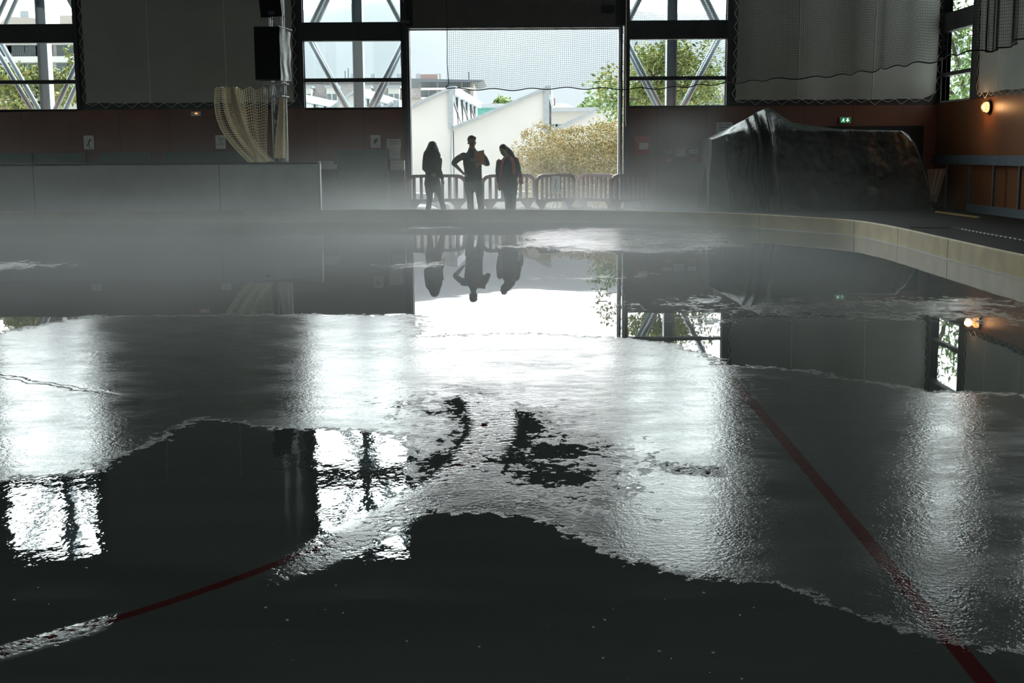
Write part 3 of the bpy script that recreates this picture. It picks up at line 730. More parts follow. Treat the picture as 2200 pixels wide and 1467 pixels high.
# ================================================================== COVERED MACHINE
YM0 = 30.4; YM1 = 32.1
XA, XB = at(1530, 300, YM0).x, at(2003, 440, YM0).x
def topz(x):
    pts = [(1530, 296), (1545, 288), (1580, 268), (1615, 246), (1638, 233), (1652, 232), (1672, 244), (1700, 262), (1750, 271), (1790, 276), (1850, 279), (1920, 279), (1943, 284), (1962, 305), (1975, 335), (1988, 380), (2003, 430)]
    W_ = [at(a, b, YM0+.7) for a, b in pts]; X_ = [w.x for w in W_]; Z_ = [w.z for w in W_]
    return float(np.interp(x, X_, Z_))
def frontz(x):
    pts = [(1530, 300), (1560, 290), (1600, 280), (1630, 282), (1650, 283), (1700, 279), (1850, 280), (1940, 281), (1962, 305), (1975, 335), (1988, 380), (2003, 440)]
    W_ = [at(a, b, YM0) for a, b in pts]; return float(np.interp(x, [w.x for w in W_], [w.z for w in W_]))
def tarpfn(u, v):
    x = XA+(XB-XA)*u; pxl = 1100+x*FPX/(YM0+.35)
    zt, zf = topz(x), frontz(x); zt = max(zt, zf)
    zb = ZF+.005
    # cross-section: front foot -> front upper edge -> top -> back edge -> back foot
    e1, e2, e3 = .46, .56, .72
    lean = 0.10
    endw = max(0, 1-u*14)
    if v < e1:
        s = v/e1; y = YM0-lean+(lean+.05)*s; z = zb+(zf-zb)*s
    elif v < e2:
        s = (v-e1)/(e2-e1); y = YM0+.05+.65*s; z = zf+(zt-zf)*math.sin(s*PI/2)
    elif v < e3:
        s = (v-e2)/(e3-e2); y = YM0+.7+(YM1-YM0-.75)*s; z = zt-(zt-zf)*.3*s
    else:
        s = (v-e3)/(1-e3); y = YM1-.05+.1*s; z = (zt*.7+zf*.3)*(1-s)+zb*s
    # folds: strong at the left (cab) end, soft elsewhere
    P = Vector((x, y, z)); low = 1-min(1, max(0, (z-zb)/(max(zf, .3)-zb)))
    amp = .02+.02*low
    f = 0
    for fx, fw, fa, sl in ((1548, 5, .10, -.3), (1600, 5, .17, -.28), (1618, 6, .20, -.32), (1642, 8, .26, -.33), (1578, 14, -.12, -.2), (1630, 6, -.20, -.3)):
        c = fx+sl*(z-frontz(x))*-25*(-1)
        f += fa*math.exp(-((pxl-c)/fw)**2)*(.35+.65*min(1, 1.2*(1-abs(low-.55))))
    cr = mnoise.noise(Vector((x*2.1, z*2.3, y*2)))*.05+mnoise.noise(Vector((x*6, z*6.5, y*5)))*.018
    left = math.exp(-((pxl-1585)/60)**2)
    if v < e2+.02: P.y += -(f*1.0)+cr*(1+2.2*left)
    P.z += cr*.35 if v > e1 else 0
    P.x += -.10*low*math.exp(-((pxl-1530)/18)**2)+.03*math.sin(low*9)*left
    return P
tp = thing('covered_machine', ((XA+XB)/2, 31.2, ZF), 'big machine hidden under a dark green tarpaulin with a raised peak at its left', 'machine')
m = MB(); m.grid(tarpfn, 300, 110)
# close both ends
for u in (0, 1):
    b0 = len(m.v); ring_ = [tarpfn(u, j/60) for j in range(61)]; c = sum(ring_, Vector())/61
    m.add(ring_+[c], [(i, i+1, 61) for i in range(60)])
m.build('tarpaulin', M['tarp'], tp, True)
for x in (1735, 1868):
    c = at(x, 432, YM0-.12)
    MB().tube([(c.x, YM0-.135, .36), (c.x, YM0+.2, .36)], .27, 24).build('wheel', M['tarp'], tp, True)

# ================================================================== RIGHT SIDE
rl = thing('guard_rail', (XR-.35, 25, ZF), 'blue grey steel guard rail with two bands along the right wood wall', 'rail')
XG = XR-.22
m = MB(); m.box(XG-.03, XG+.02, 14, 31.9, 1.14, 1.353); m.build('upper_band', M['rail'], rl)
m = MB(); m.box(XG-.03, XG+.02, 14, 29.4, .08, .26); m.build('lower_band', M['rail'], rl)
for x in (2031, 2083, 2134, 2190):
    y = on_x(x, 400, XG).y; MB().box(XG-.02, XG+.03, y-.025, y+.025, ZF, 1.15).build('rail_post', M['rail'], rl)
for y in (23.5, 21, 18.5, 16): MB().box(XG-.02, XG+.03, y-.025, y+.025, ZF, 1.15).build('rail_post', M['rail'], rl)
for y in np.arange(23, 31, .8):
    for z in (1.19, 1.30): MB().ball((XG-.032, float(y), z), .012, 6).build('bolt', M['alu'], rl)
# caged wall lamp
lp = on_x(2117, 230, XR-.1); L0 = thing('wall_lamp', (XR, lp.y, lp.z), 'round caged bulkhead lamp glowing orange on the right wood wall', 'lamp')
m = MB(); m.tube([(XR-.001, lp.y, lp.z), (XR-.05, lp.y, lp.z)], .15, 24); m.build('lamp_base', M['dark'], L0, True)
glow = mat('lamp_glow', (.9, .5, .25), .3, emis=((1.0, .42, .13), 4.0))
MB().ball((XR-.07, lp.y, lp.z), (.10, .12, .12), 16).build('lamp_globe', glow, L0, True)
m = MB()
for k in range(-2, 3):
    o_ = k*.055; rr = math.sqrt(max(.0, .15**2-o_**2))
    for horiz in (0, 1):
        pts = []
        for j in range(9):
            a = -PI/2+PI*j/8; s_, c_ = math.sin(a)*rr, math.cos(a)*rr
            pts.append((XR-.05-c_*.9, lp.y+(o_ if horiz else s_), lp.z+(s_ if horiz else o_)))
        m.tube(pts, .0045, 5)
m.build('lamp_cage', M['post'], L0)
pl = bpy.data.lights.new('lamp_light', 'POINT'); pl.energy = 9; pl.color = (1, .50, .2); pl.shadow_soft_size = .08
po = bpy.data.objects.new('lamp_light', pl); COL.objects.link(po); po.location = (XR-.26, lp.y, lp.z); po.parent = L0; po.matrix_parent_inverse = parent_inv(L0)
# exit sign
ex = at(1817, 258, YF-.1); es = thing('exit_sign', (ex.x, YF, ex.z), 'small lit green emergency exit sign on the wood wall above the tarpaulin', 'sign')
m = MB(); m.box(ex.x-.135, ex.x+.135, YF-.06, YF, ex.z-.075, ex.z+.075); m.build('sign_case', M['light'], es)
grn = mat('sign_green', (.02, .25, .10), .4, emis=((.02, .30, .10), .35)); wht = mat('sign_white', (.8, .9, .8), .4, emis=((.7, 1, .75), 1.3))
m = MB(); m.box(ex.x-.12, ex.x+.12, YF-.066, YF-.058, ex.z-.06, ex.z+.06); m.build('sign_face', grn, es)
m = MB(); c = ex.x+.055; y_ = YF-.072
m.prism([(c-.045, y_, ex.z), (c, y_, ex.z-.042), (c+.045, y_, ex.z), (c+.018, y_, ex.z), (c+.018, y_, ex.z+.045), (c-.018, y_, ex.z+.045), (c-.018, y_, ex.z)], (0, .005, 0))
c = ex.x-.055
m.ball((c+.012, y_, ex.z+.038), (.011, .004, .011), 8); m.beam((c+.008, y_, ex.z+.025), (c-.006, y_, ex.z-.008), .012, .018)
m.beam((c+.0, y_, ex.z-.005), (c+.025, y_, ex.z-.02), .01, .01); m.beam((c+.025, y_, ex.z-.02), (c+.02, y_, ex.z-.045), .01, .01)
m.beam((c-.006, y_, ex.z-.005), (c-.02, y_, ex.z-.03), .01, .01); m.beam((c-.02, y_, ex.z-.03), (c-.042, y_, ex.z-.034), .01, .01)
m.beam((c+.008, y_, ex.z+.02), (c+.03, y_, ex.z+.004), .008, .008); m.beam((c+.004, y_, ex.z+.02), (c-.022, y_, ex.z+.008), .008, .008)
m.build('pictogram', wht, es)
# emergency light at the left
el = at(421, 244, YF-.05); eg = thing('emergency_light', (el.x, YF, el.z), 'small white box light glowing orange on the wood wall under the left banner', 'lamp')
MB().box(el.x-.12, el.x+.12, YF-.06, YF, el.z-.06, el.z+.05).build('lamp_case', M['light'], eg)
MB().box(el.x-.02, el.x+.04, YF-.07, YF-.055, el.z-.01, el.z+.015).build('lamp_glow', mat('amber', (1, .3, .1), .4, emis=((1, .25, .06), 2.5)), eg)

# flat black sheet painted as the shade of a recess behind the machine
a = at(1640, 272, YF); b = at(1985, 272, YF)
m = MB(); m.box(a.x, b.x, YF-.012, YF-.002, ZF, a.z); rc = m.build('recess_sheet', mat('recess_black', (.012, .011, .010), .8)); struct(rc)
# leaning bundle in the corner
bd = at(1985, 362, 31.4); m = MB()
m.prism([at(1992, 364, 30.9), at(2034, 362, 30.9), at(2012, 435, 30.9), at(1998, 428, 30.9)], (0, .25, 0))
lb = m.build('folded_sheet', mat('sheet_grey', (.25, .24, .21), .6), None); tag(lb, 'folded grey sheet leaning in the right corner beside the covered machine', 'sheet')
for dx in (0, 11): 
    MB().tube([at(2012+dx, 366, 30.88), at(2000+dx*.5, 420, 30.88)], .014, 6).build('edge_strip', M['seam'], lb)
# floor marks and cable
m = MB(); p = [on_z(x, y, ZF+.003) for x, y in ((2010, 453), (2060, 459), (2107, 466), (2098, 468), (2040, 461), (2008, 456))]
m.prism(p, (0, 0, .002)); tag(m.build('floor_marking', M['yellow']), 'worn yellow stripe painted on the dark floor near the guard rail', 'floor marking')
cp1 = catmull([on_z(x, y, ZF+.012) for x, y in ((1955, 488), (2000, 489), (2045, 489), (2090, 497), (2140, 506), (2200, 517), (2260, 530))], 12)
cb = MB().tube(cp1, .012, 6).build('floor_cable', M['ink'], None, True); tag(cb, 'black and pale dashed cable lying on the dark floor at the right', 'cable')
for i in range(30, len(cp1)-1):
    if i % 2 == 0: MB().tube([cp1[i].lerp(cp1[i+1], .0)+Vector((0, 0, .002)), cp1[i].lerp(cp1[i+1], .8)+Vector((0, 0, .002))], .0135, 6).build('pale_band', M['seam'], cb)

# notices and fittings on the far wall
def notice(px, py, w, h, label, marks, m_=None, name='notice', cat='notice', y=YF-.005, group=None):
    c = at(px, py, YF); g = MB().box(c.x-w/2, c.x+w/2, y-.006, y, c.z-h/2, c.z+h/2).build(name, m_ or M['paper']); tag(g, label, cat, group)
    if marks:
        m = MB()
        for k in marks:
            if k[0] == 'l': m.beam((c.x+k[1]*w, y-.009, c.z+k[2]*h), (c.x+k[3]*w, y-.009, c.z+k[4]*h), .004, k[5]*h, (0, 0, 1))
            else: m.ball((c.x+k[1]*w, y-.008, c.z+k[2]*h), (k[3]*w, .003, k[4]*h), 10)
        m.build('printed_mark', M['ink'], g)
    return g
runner = [('b', .12, .2, .06, .05), ('l', .1, .15, -.05, -.1, .09), ('l', .08, .12, .3, .2, .05), ('l', -.05, -.1, .1, -.3, .06), ('l', -.05, -.1, -.25, -.25, .06), ('l', -.2, -.38, .25, -.38, .03)]
notice(191, 306, .25, .34, 'white notice with a black running figure, leftmost on the wood wall', runner)
notice(474, 305, .25, .34, 'white notice with small arrow marks, half behind the cream net', [('l', -.2, .15, -.05, .25, .05), ('l', .05, .2, .25, .2, .05), ('l', -.25, -.15, -.1, -.2, .05), ('l', .05, -.1, .2, -.2, .05), ('b', 0, .02, .04, .03)])
notice(807, 304, .25, .32, 'white notice with a dark leaf like mark, left of the doorway', [('b', 0, .05, .16, .14), ('b', .12, .18, .1, .08), ('b', -.1, -.1, .08, .1), ('l', 0, -.3, .2, -.3, .03)])
notice(846, 309, .36, .25, 'white landscape notice, upper of the two beside the doorway post', [('b', -.12, 0, .05, .08), ('b', .12, .0, .05, .08), ('l', -.35, .25, .35, .25, .03)])
notice(848, 331, .28, .25, 'white notice below the landscape notice beside the doorway post', [('l', -.3, .2, .3, .2, .03), ('l', -.3, 0, .3, 0, .03)])
notice(1556, 275, .40, .28, 'white printed table notice partly hidden behind the tarpaulin peak', [('l', -.35, .3, -.05, .3, .05), ('l', .05, .3, .4, .3, .05), ('l', -.35, .05, .35, .05, .04), ('l', -.35, -.15, .35, -.15, .04)])
rb = notice(1381, 312, .34, .44, 'tall red cabinet with a pale label right of the doorway', None, M['red'], 'fire_cabinet', 'cabinet', YF-.03)
c = at(1381, 315, YF); MB().box(c.x-.10, c.x+.13, YF-.045, YF-.036, c.z-.07, c.z+.10).build('label_plate', M['paper'], rb)
MB().box(c.x-.21, c.x-.185, YF-.045, YF-.0, c.z-.22, c.z+.28).build('red_strip', M['red'], rb)
for x, w_ in ((1436, 'left'), (1490, 'right')):
    notice(x, 325, .21, .09, '%s small white label strip above a red box on the wood wall' % w_, [('l', -.35, 0, .35, 0, .25)], None, 'label_strip', 'label')
    rx = notice(x, 343, .24, .14, '%s small red box below a white label strip' % w_, None, M['red'], 'alarm_box', 'box', YF-.02)
    cc = at(x, 343, YF); m = MB()
    for k in range(3): m.box(cc.x-.08, cc.x+.08, YF-.031, YF-.026, cc.z-.04+k*.03, cc.z-.03+k*.03)
    m.build('printed_mark', M['paper'], rx)
notice(1462, 328, .27, .19, 'pale grey flat panel between the two white label strips', None, M['pale'], 'wall_plate', 'plate')

# green panels standing along the far wall
def gp(x0, x1, ztop, label, dy=.06):
    a = at(x0, 330, YF-.2).x; b = at(x1, 330, YF-.2).x
    g = MB().box(a, b, YF-.2, YF-.2+dy, ZF, ztop).build('crash_mat', M['green']); tag(g, label, 'mat', 'dull green mats along the far wall')
    m = MB(); m.box(a, a+.03, YF-.215, YF-.2, ZF, ztop); m.box(b-.03, b, YF-.215, YF-.2, ZF, ztop); m.box(a, b, YF-.215, YF-.2, ztop-.03, ztop)
    m.build('mat_edge', M['post'], g)
gp(-60, 68, 1.53, 'dull green low mat at the left picture edge, seen over the boards')
gp(73, 184, 1.53, 'dull green low mat left of the running figure notice')
gp(212, 322, 1.53, 'dull green low mat right of the running figure notice')
gp(352, 556, 1.53, 'dull green low mat below the orange lit box, reaching behind the cream net')
gp(724, 832, 1.56, 'tall dull green mat standing near the doorway, just right of the boards end')
m = MB(); a = at(688, 347, YF-.4); b = at(722, 364, YF-.4); 
m.box(a.x, b.x-.08, YF-.4, YF-.15, b.z, a.z); m.box(a.x, b.x, YF-.42, YF-.15, b.z, b.z+.12)
fb = m.build('foam_block', M['pale']); MB().box(a.x, b.x, YF-.4, YF-.2, ZF, b.z).build('stand', M['dark'], fb)
tag(fb, 'stepped pale block on a dark stand beside the boards end', 'block')
m = MB(); a = at(838, 345, YF-.3); b = at(869, 365, YF-.3); m.box(a.x, b.x, YF-.3, YF-.15, b.z, a.z)
fb = m.build('foam_block', M['pale']); MB().box(a.x, b.x, YF-.28, YF-.17, ZF, b.z).build('stand', M['dark'], fb)
tag(fb, 'pale block on a dark stand beside the left doorway post', 'block')
a = at(1345, 170, YF-.2); m = MB(); m.tube([(a.x, YF-.12, ZC-.3), (a.x, YF-.12, at(1346, 250, YF).z), (a.x+.01, YF-.12, at(1346, 272, YF).z)], .008, 5)
tag(m.build('pull_cord', M['creamnet']), 'thin pale pull cord hanging beside the right doorway post', 'cord')
a = at(1307, 20, YF-.1); m = MB(); m.box(a.x-.15, a.x+.15, YF-.13, YF-.05, a.z-.08, a.z+.08)
ob = m.build('wall_box', M['ink']); tag(ob, 'small dark ribbed box on the shutter above the doorway', 'box')
m = MB()
for k in range(6): m.box(a.x-.13+k*.048, a.x-.11+k*.048, YF-.14, YF-.13, a.z-.1, a.z+.1)
m.build('rib', M['spk'], ob)

# ================================================================== BARRIERS
def barrier(pxa, pxb, Y0, label, turn=1, sign=False, L=1.55, top=.955):
    A = at(pxa, 372, Y0); 
    B = at(pxb, 372, Y0); w = B.x-A.x; ang = math.acos(max(-1, min(1, w/L)))*turn
    g = thing('crowd_barrier', (A.x, Y0, ZF), label, 'barrier', 'maroon plastic crowd barriers across the doorway'); g.rotation_euler = (0, 0, 0)
    H_ = top-ZF; T = .045
    def arc(z, inset):    # top rail line: rounded ends
        pts = [(inset, z-.16), (inset+.03, z-.09), (inset+.1, z-.035), (inset+.22, z-.006), (L/2, z), (L-inset-.22, z-.006), (L-inset-.1, z-.035), (L-inset-.03, z-.09), (L-inset, z-.16)]
        return pts
    m = MB(); P = arc(H_, 0); Q = [(x, z-.075) for x, z in arc(H_, .06)]
    for i in range(len(P)-1):
        m.add([(P[i][0], -T/2, P[i][1]), (P[i+1][0], -T/2, P[i+1][1]), (Q[i+1][0], -T/2, Q[i+1][1]), (Q[i][0], -T/2, Q[i][1]),
               (P[i][0], T/2, P[i][1]), (P[i+1][0], T/2, P[i+1][1]), (Q[i+1][0], T/2, Q[i+1][1]), (Q[i][0], T/2, Q[i][1])],
              [(0, 1, 2, 3), (7, 6, 5, 4), (0, 4, 5, 1), (3, 2, 6, 7), (0, 3, 7, 4), (1, 5, 6, 2)])
    m.box(0, .07, -T/2, T/2, .2, H_-.16); m.box(L-.07, L, -T/2, T/2, .2, H_-.16)
    m.box(0, L, -T/2, T/2, .2, .28)
    fr_ = m.build('frame', M['barrier'], g)
    for k in range(7):
        x = .07+(L-.14)*(k+1)/8; MB().box(x-.036, x+.036, -T/2+.008, T/2-.008, .28, H_-.07).build('slat', M['barrier'], g)
    for x in (.22, L-.22):
        m = MB(); m.prism([(x-.2, -T/2, .2), (x-.09, -T/2, .09), (x-.07, -T/2, 0), (x+.07, -T/2, 0), (x+.09, -T/2, .09), (x+.2, -T/2, .2)], (0, T, 0)); m.box(x-.04, x+.04, -.25, .25, 0, .05)
        m.build('foot', M['barrier'], g)
    if sign:
        m = MB(); m.box(.58, .9, -T/2-.02, -T/2, .42, .82); sg = m.build('sign', M['paper'], g)
        m = MB(); m.ball((.74, -T/2-.022, .72), (.03, .004, .03), 8); m.beam((.74, -T/2-.022, .7), (.68, -T/2-.022, .55), .05, .01); m.beam((.74, -T/2-.022, .66), (.83, -T/2-.022, .56), .03, .01); m.beam((.68, -T/2-.022, .55), (.78, -T/2-.022, .47), .03, .01)
        m.build('pictogram', M['green'], g)
    for ch in g.children_recursive: ch.matrix_parent_inverse = Matrix()
    g.rotation_euler = (0, 0, ang)
    return g
barrier(868, 1000, 31.5, 'maroon slatted barrier behind the long haired person, leftmost in the doorway', 1)
barrier(1034, 1150, 31.3, 'maroon slatted barrier behind the person with the orange lapels', 1)
barrier(1151, 1240, 30.9, 'maroon barrier with a white pictogram sign, turned at an angle', 1, True)
barrier(1240, 1316, 32.15, 'maroon barrier at an angle between the sign barrier and the doorway post', -1)
barrier(1313, 1407, 30.5, 'maroon barrier overlapping the right doorway post and the wood wall', 1)

# ================================================================== PEOPLE
YP = 28.65
def J(x, y, dy=0.0): return at(x, y, YP+dy)
def remesh(o, vox, sm=4):
    r = o.modifiers.new('merge', 'REMESH'); r.mode = 'VOXEL'; r.voxel_size = vox; r.use_smooth_shade = True
    s = o.modifiers.new('soften', 'SMOOTH'); s.iterations = sm; s.factor = .5
def hand(m, wrist, dirv, palmn, s=1.0, curl=.5):
    d = Vector(dirv).normalized(); n_ = Vector(palmn); n_ = (n_-d*n_.dot(d)).normalized(); sd = d.cross(n_)
    c = Vector(wrist)
    m.loft([(c, .024*s, .02*s), (c+d*.03*s, .034*s, .017*s), (c+d*.075*s, .04*s, .015*s), (c+d*.09*s, .037*s, .013*s)], 12, sd)
    for k, (off, ln) in enumerate(((-.032, .062), (-.011, .074), (.011, .07), (.031, .055))):
        p0 = c+d*.085*s+sd*off*s; p1 = p0+(d*math.cos(curl*.5)+n_*math.sin(curl*.5))*ln*.5*s
        p2 = p1+(d*math.cos(curl*1.3)+n_*math.sin(curl*1.3))*ln*.3*s; p3 = p2+(d*math.cos(curl*2)+n_*math.sin(curl*2))*ln*.25*s
        m.tube([p0-d*.02*s, p0, p1, p2, p3], [.010*s, .0095*s, .009*s, .008*s, .0065*s], 8)
    t0 = c+d*.025*s-sd*.028*s; t1 = t0+(-sd*.7+d*.7+n_*.2).normalized()*.035*s; t2 = t1+(d*.9-sd*.2+n_*.3).normalized()*.03*s
    m.tube([t0+sd*.01, t0, t1, t2], [.012*s, .0125*s, .011*s, .008*s], 8)
def head(m, c, s=1.0, face=(0, -1, 0), tilt=0.0):
    """skull, jaw, nose, ears, lips, brow; c is the head centre"""
    c = Vector(c); f = Vector(face).normalized(); f.z -= tilt; f.normalize(); sd = Vector((0, 0, 1)).cross(f); sd.normalize(); up = f.cross(sd)
    def q(a, b, h): return c+(sd*a+f*b+up*h)*s
    Mx = Matrix((sd, f, up)).transposed()
    def el(p, r, n=14):
        b = len(m.v); m.ball((0, 0, 0), [k*s for k in r], n)
        for i in range(b, len(m.v)): m.v[i] = tuple(Mx @ Vector(m.v[i])+p)
    el(q(0, -.015, .025), (.075, .095, .092), 18); el(q(0, .018, -.045), (.056, .068, .068), 16); el(q(0, .055, -.095), (.028, .022, .02))
    el(q(0, .092, -.02), (.012, .022, .024), 10); el(q(0, .082, .0), (.009, .014, .03), 8)
    for k in (-1, 1):
        el(q(k*.078, -.005, -.012), (.012, .02, .032), 10); el(q(k*.03, .076, .022), (.026, .012, .009), 8); el(q(k*.034, .06, -.03), (.026, .02, .022), 8)
    el(q(0, .082, -.06), (.024, .010, .006), 8); el(q(0, .080, -.07), (.021, .010, .007), 8)
    return q
def eyes(q, parent, s=1.0):
    m = MB()
    for k in (-1, 1): m.ball(q(k*.03, .080, .004), .011*s, 8)
    m.build('eyes', M['ink'], parent, True)
def shoe(m, foot, toe):
    d = (Vector(toe)-Vector(foot)).normalized(); f = Vector(foot)
    m.loft([(f-d*.06+Vector((0, 0, .04)), .038, .035), (f+Vector((0, 0, .045)), .042, .045), (f+d*.09+Vector((0, 0, .03)), .045, .03), (f+d*.17+Vector((0, 0, .022)), .04, .02)], 12, (1, 0, 0))
gz = ZF
# ---- man in the middle: hand on hip, orange folder against the chest
pm = thing('person', (J(1018, 400).x, YP, gz), 'person with short dark hair and rolled sleeves, hand on hip, holding an orange folder', 'person', 'people standing at the ice edge')
hc = J(1014, 306, -.02); nk = J(1013, 324, .02); ch = J(1015, 340, .0)
m = MB()
q = head(m, hc, 1.14, (.35, -.9, 0), .25)
m.loft([(J(1014, 316, .0), .066, .068), (J(1014, 326, .02), .072, .07), (J(1015, 334, .02), .09, .07)])
LS, RS = J(992, 334, .02), J(1037, 333, .02)
m.loft([(J(1015, 334, .02), .15, .09), (J(1015, 345, .02), .19, .115), (J(1016, 362, .01), .17, .11), (J(1016, 378, 0), .16, .11), (J(1017, 392, 0), .175, .115), (J(1018, 402, 0), .165, .11)])
LE, RE = J(974, 350, .10), J(1047, 353, -.08); LH = J(994, 371, -.02); RH = J(1024, 346, -.20)
m.loft([(LS, .06, .06), (LS.lerp(LE, .5), .05, .05), (LE, .042, .042)]); m.loft([(LE, .042, .042), (LE.lerp(LH, .35), .043, .04), (LH, .026, .024)])
m.loft([(RS, .06, .06), (RS.lerp(RE, .5), .05, .05), (RE, .042, .042)]); m.loft([(RE, .042, .042), (RE.lerp(RH, .35), .042, .04), (RH, .028, .024)])
hand(m, LH, J(1003, 376, -.10)-LH, (0, .2, -1), 1.0, .5); hand(m, RH, (-.9, -.1, .25), (0, 1, 0), 1.0, .6)
legs = [((1007, 396), (1010, 425), (1012, 460), -1), ((1028, 396), (1031, 424), (1036, 460), 1)]
for a, b, c, k in legs:
    A, B, C_ = J(*a), J(*b, -.03), J(*c, .02); m.loft([(A, .088, .09), (A.lerp(B, .5), .075, .08), (B, .056, .06), (B.lerp(C_, .4), .055, .06), (C_, .036, .04)])
    C2 = Vector((C_.x, C_.y, gz+.05)); m.loft([(C_, .036, .04), (C2, .034, .045)])
b_ = m.build('body', M['skin'], pm, True); remesh(b_, .010)
eyes(q, pm, 1.1)
m = MB()
m.loft([(J(1014, 321, .02), .082, .078), (J(1015, 328, .02), .14, .09), (J(1015, 338, .02), .205, .12), (J(1015, 350, .02), .21, .13), (J(1016, 365, .01), .195, .13), (J(1016.5, 378, 0), .195, .13), (J(1017, 387, 0), .20, .135)], 22)
SL = LS.lerp(LE, 1.0); m.loft([(LS+Vector((.05, 0, 0)), .075, .075), (LS.lerp(LE, .4), .074, .07), (LS.lerp(LE, .85), .066, .064), (LE+Vector((.01, 0, -.01)), .062, .06), (LE.lerp(LH, .14), .060, .056)])
m.loft([(RS-Vector((.05, 0, 0)), .075, .075), (RS.lerp(RE, .4), .074, .07), (RS.lerp(RE, .85), .068, .064), (RE, .060, .058), (RE.lerp(RH, .1), .056, .054)])
s_ = m.build('shirt', M['shirt'], pm, True); remesh(s_, .012)
m = MB(); m.loft([(J(1014, 319, .015), .078, .08), (J(1014, 326, .02), .10, .085)]); cl = m.build('collar', M['shirt'], pm, True)
m = MB(); m.loft([(J(1017, 384, 0), .178, .122), (J(1017, 396, 0), .18, .125), (J(1018, 403, 0), .165, .118)], 20)
for a, b, c, k in legs:
    A, B, C_ = J(*a), J(*b, -.03), J(*c, .02); m.loft([(A, .108, .11), (A.lerp(B, .5), .096, .1), (B, .078, .082), (B.lerp(C_, .5), .075, .08), (C_, .072, .078), (Vector((C_.x, C_.y, gz+.06)), .07, .078)])
t_ = m.build('trousers', M['jeans'], pm, True); remesh(t_, .012)
m = MB()
for a, b, c, k in legs:
    C_ = J(*c, .02); f = Vector((C_.x, C_.y, gz)); shoe(m, f, f+Vector((k*.3, -1, 0)))
sh = m.build('shoes', M['shoe'], pm, True); remesh(sh, .012)
m = MB(); m.ball(q(0, -.035, .050), (.095, .104, .097), 16)
for k in range(70):
    a = random.uniform(0, 2*PI); r = random.uniform(.2, 1); p = q(.075*r*math.cos(a), -.02+.09*r*math.sin(a), .085+.035*(1-r)); m.tube([p-Vector((0, 0, .03)), p+Vector((random.uniform(-.02, .02), random.uniform(-.02, .02), random.uniform(.008, .032)))], [.012, .004], 5)
h_ = m.build('hair', M['hair'], pm, True); remesh(h_, .009, 1)
fo = [J(1018.5, 327, -.17), J(1040, 323, -.17), J(1040.5, 348, -.19), J(1022, 361, -.19)]
m = MB(); m.prism(fo, (0, .018, 0)); fd = m.build('folder', M['folder']); tag(fd, 'orange cardboard folder held against the chest of the person in the middle', 'folder')
m = MB(); m.prism([fo[0]+Vector((.02, .019, .012)), fo[1]+Vector((.0, .019, .012)), fo[2]+Vector((0, .019, 0)), fo[3]+Vector((0, .019, 0))], (0, .01, 0)); m.build('paper_sheets', M['paper'], fd)

# ---- long haired person at the left
pw = thing('person', (J(932, 400).x, YP, gz), 'person with very long dark curly hair in a dark jacket and grey jeans, leftmost', 'person', 'people standing at the ice edge')
hc = J(930, 318, 0)
m = MB(); q = head(m, hc, .98, (.65, -.75, 0), .1)
m.loft([(J(929, 328), .048, .05), (J(929, 337), .052, .055), (J(929, 342), .09, .07)])
m.loft([(J(929, 342), .13, .08), (J(929, 352), .165, .1), (J(929, 372), .13, .09), (J(930, 390), .155, .11), (J(932, 402), .16, .115)])
LS, RS = J(914, 344, .03), J(944, 343, -.02); LE, RE = J(912, 362, .05), J(943, 364, -.06); LH, RH = J(925, 374, -.16), J(950, 383, -.12)
for s0, e0, w0 in ((LS, LE, LH), (RS, RE, RH)):
    m.loft([(s0, .05, .05), (s0.lerp(e0, .5), .044, .044), (e0, .037, .037)]); m.loft([(e0, .037, .037), (e0.lerp(w0, .4), .036, .035), (w0, .024, .02)])
hand(m, LH, (1, -.2, -.3), (0, 1, 0), .9, .5); hand(m, RH, J(955, 392, -.1)-RH, (-1, 0, 0), .9, .4)
legs = [((922, 402), (923, 425), (919, 460), -1), ((940, 402), (947, 425), (956, 460), 1)]
for a, b, c, k in legs:
    A, B, C_ = J(*a), J(*b, -.03), J(*c, .02); m.loft([(A, .085, .088), (A.lerp(B, .5), .07, .075), (B, .052, .055), (B.lerp(C_, .4), .05, .055), (C_, .034, .036)])
    m.loft([(C_, .034, .036), (Vector((C_.x, C_.y, gz+.05)), .032, .04)])
b_ = m.build('body', M['skin'], pw, True); remesh(b_, .010); eyes(q, pw, 1)
m = MB(); m.loft([(J(929, 337), .07, .07), (J(929, 344), .16, .1), (J(929, 356), .185, .125), (J(929, 370), .155, .115), (J(929, 382), .165, .12), (J(929, 394), .185, .13), (J(930, 400), .18, .13)], 20)
for s0, e0, w0 in ((LS, LE, LH), (RS, RE, RH)):
    m.loft([(s0, .066, .066), (s0.lerp(e0, .5), .062, .06), (e0, .056, .056), (e0.lerp(w0, .5), .052, .05), (e0.lerp(w0, .95), .045, .042)])
s_ = m.build('jacket', M['jacketd'], pw, True); remesh(s_, .012)
m = MB(); m.loft([(J(930, 392), .165, .125), (J(931, 404), .165, .12)], 20)
for a, b, c, k in legs:
    A, B, C_ = J(*a), J(*b, -.03), J(*c, .02); m.loft([(A, .10, .105), (A.lerp(B, .5), .084, .09), (B, .066, .07), (B.lerp(C_, .5), .062, .068), (C_, .058, .06), (Vector((C_.x, C_.y, gz+.07)), .055, .06)])
t_ = m.build('trousers', M['jeans'], pw, True); remesh(t_, .012)
m = MB()
for a, b, c, k in legs:
    C_ = J(*c, .02); f = Vector((C_.x, C_.y, gz)); shoe(m, f, f+Vector((.7, -.7, 0)))
sh = m.build('shoes', M['shoe'], pw, True); remesh(sh, .012)
m = MB(); m.ball(q(0, -.03, .045), (.092, .1, .09), 16)
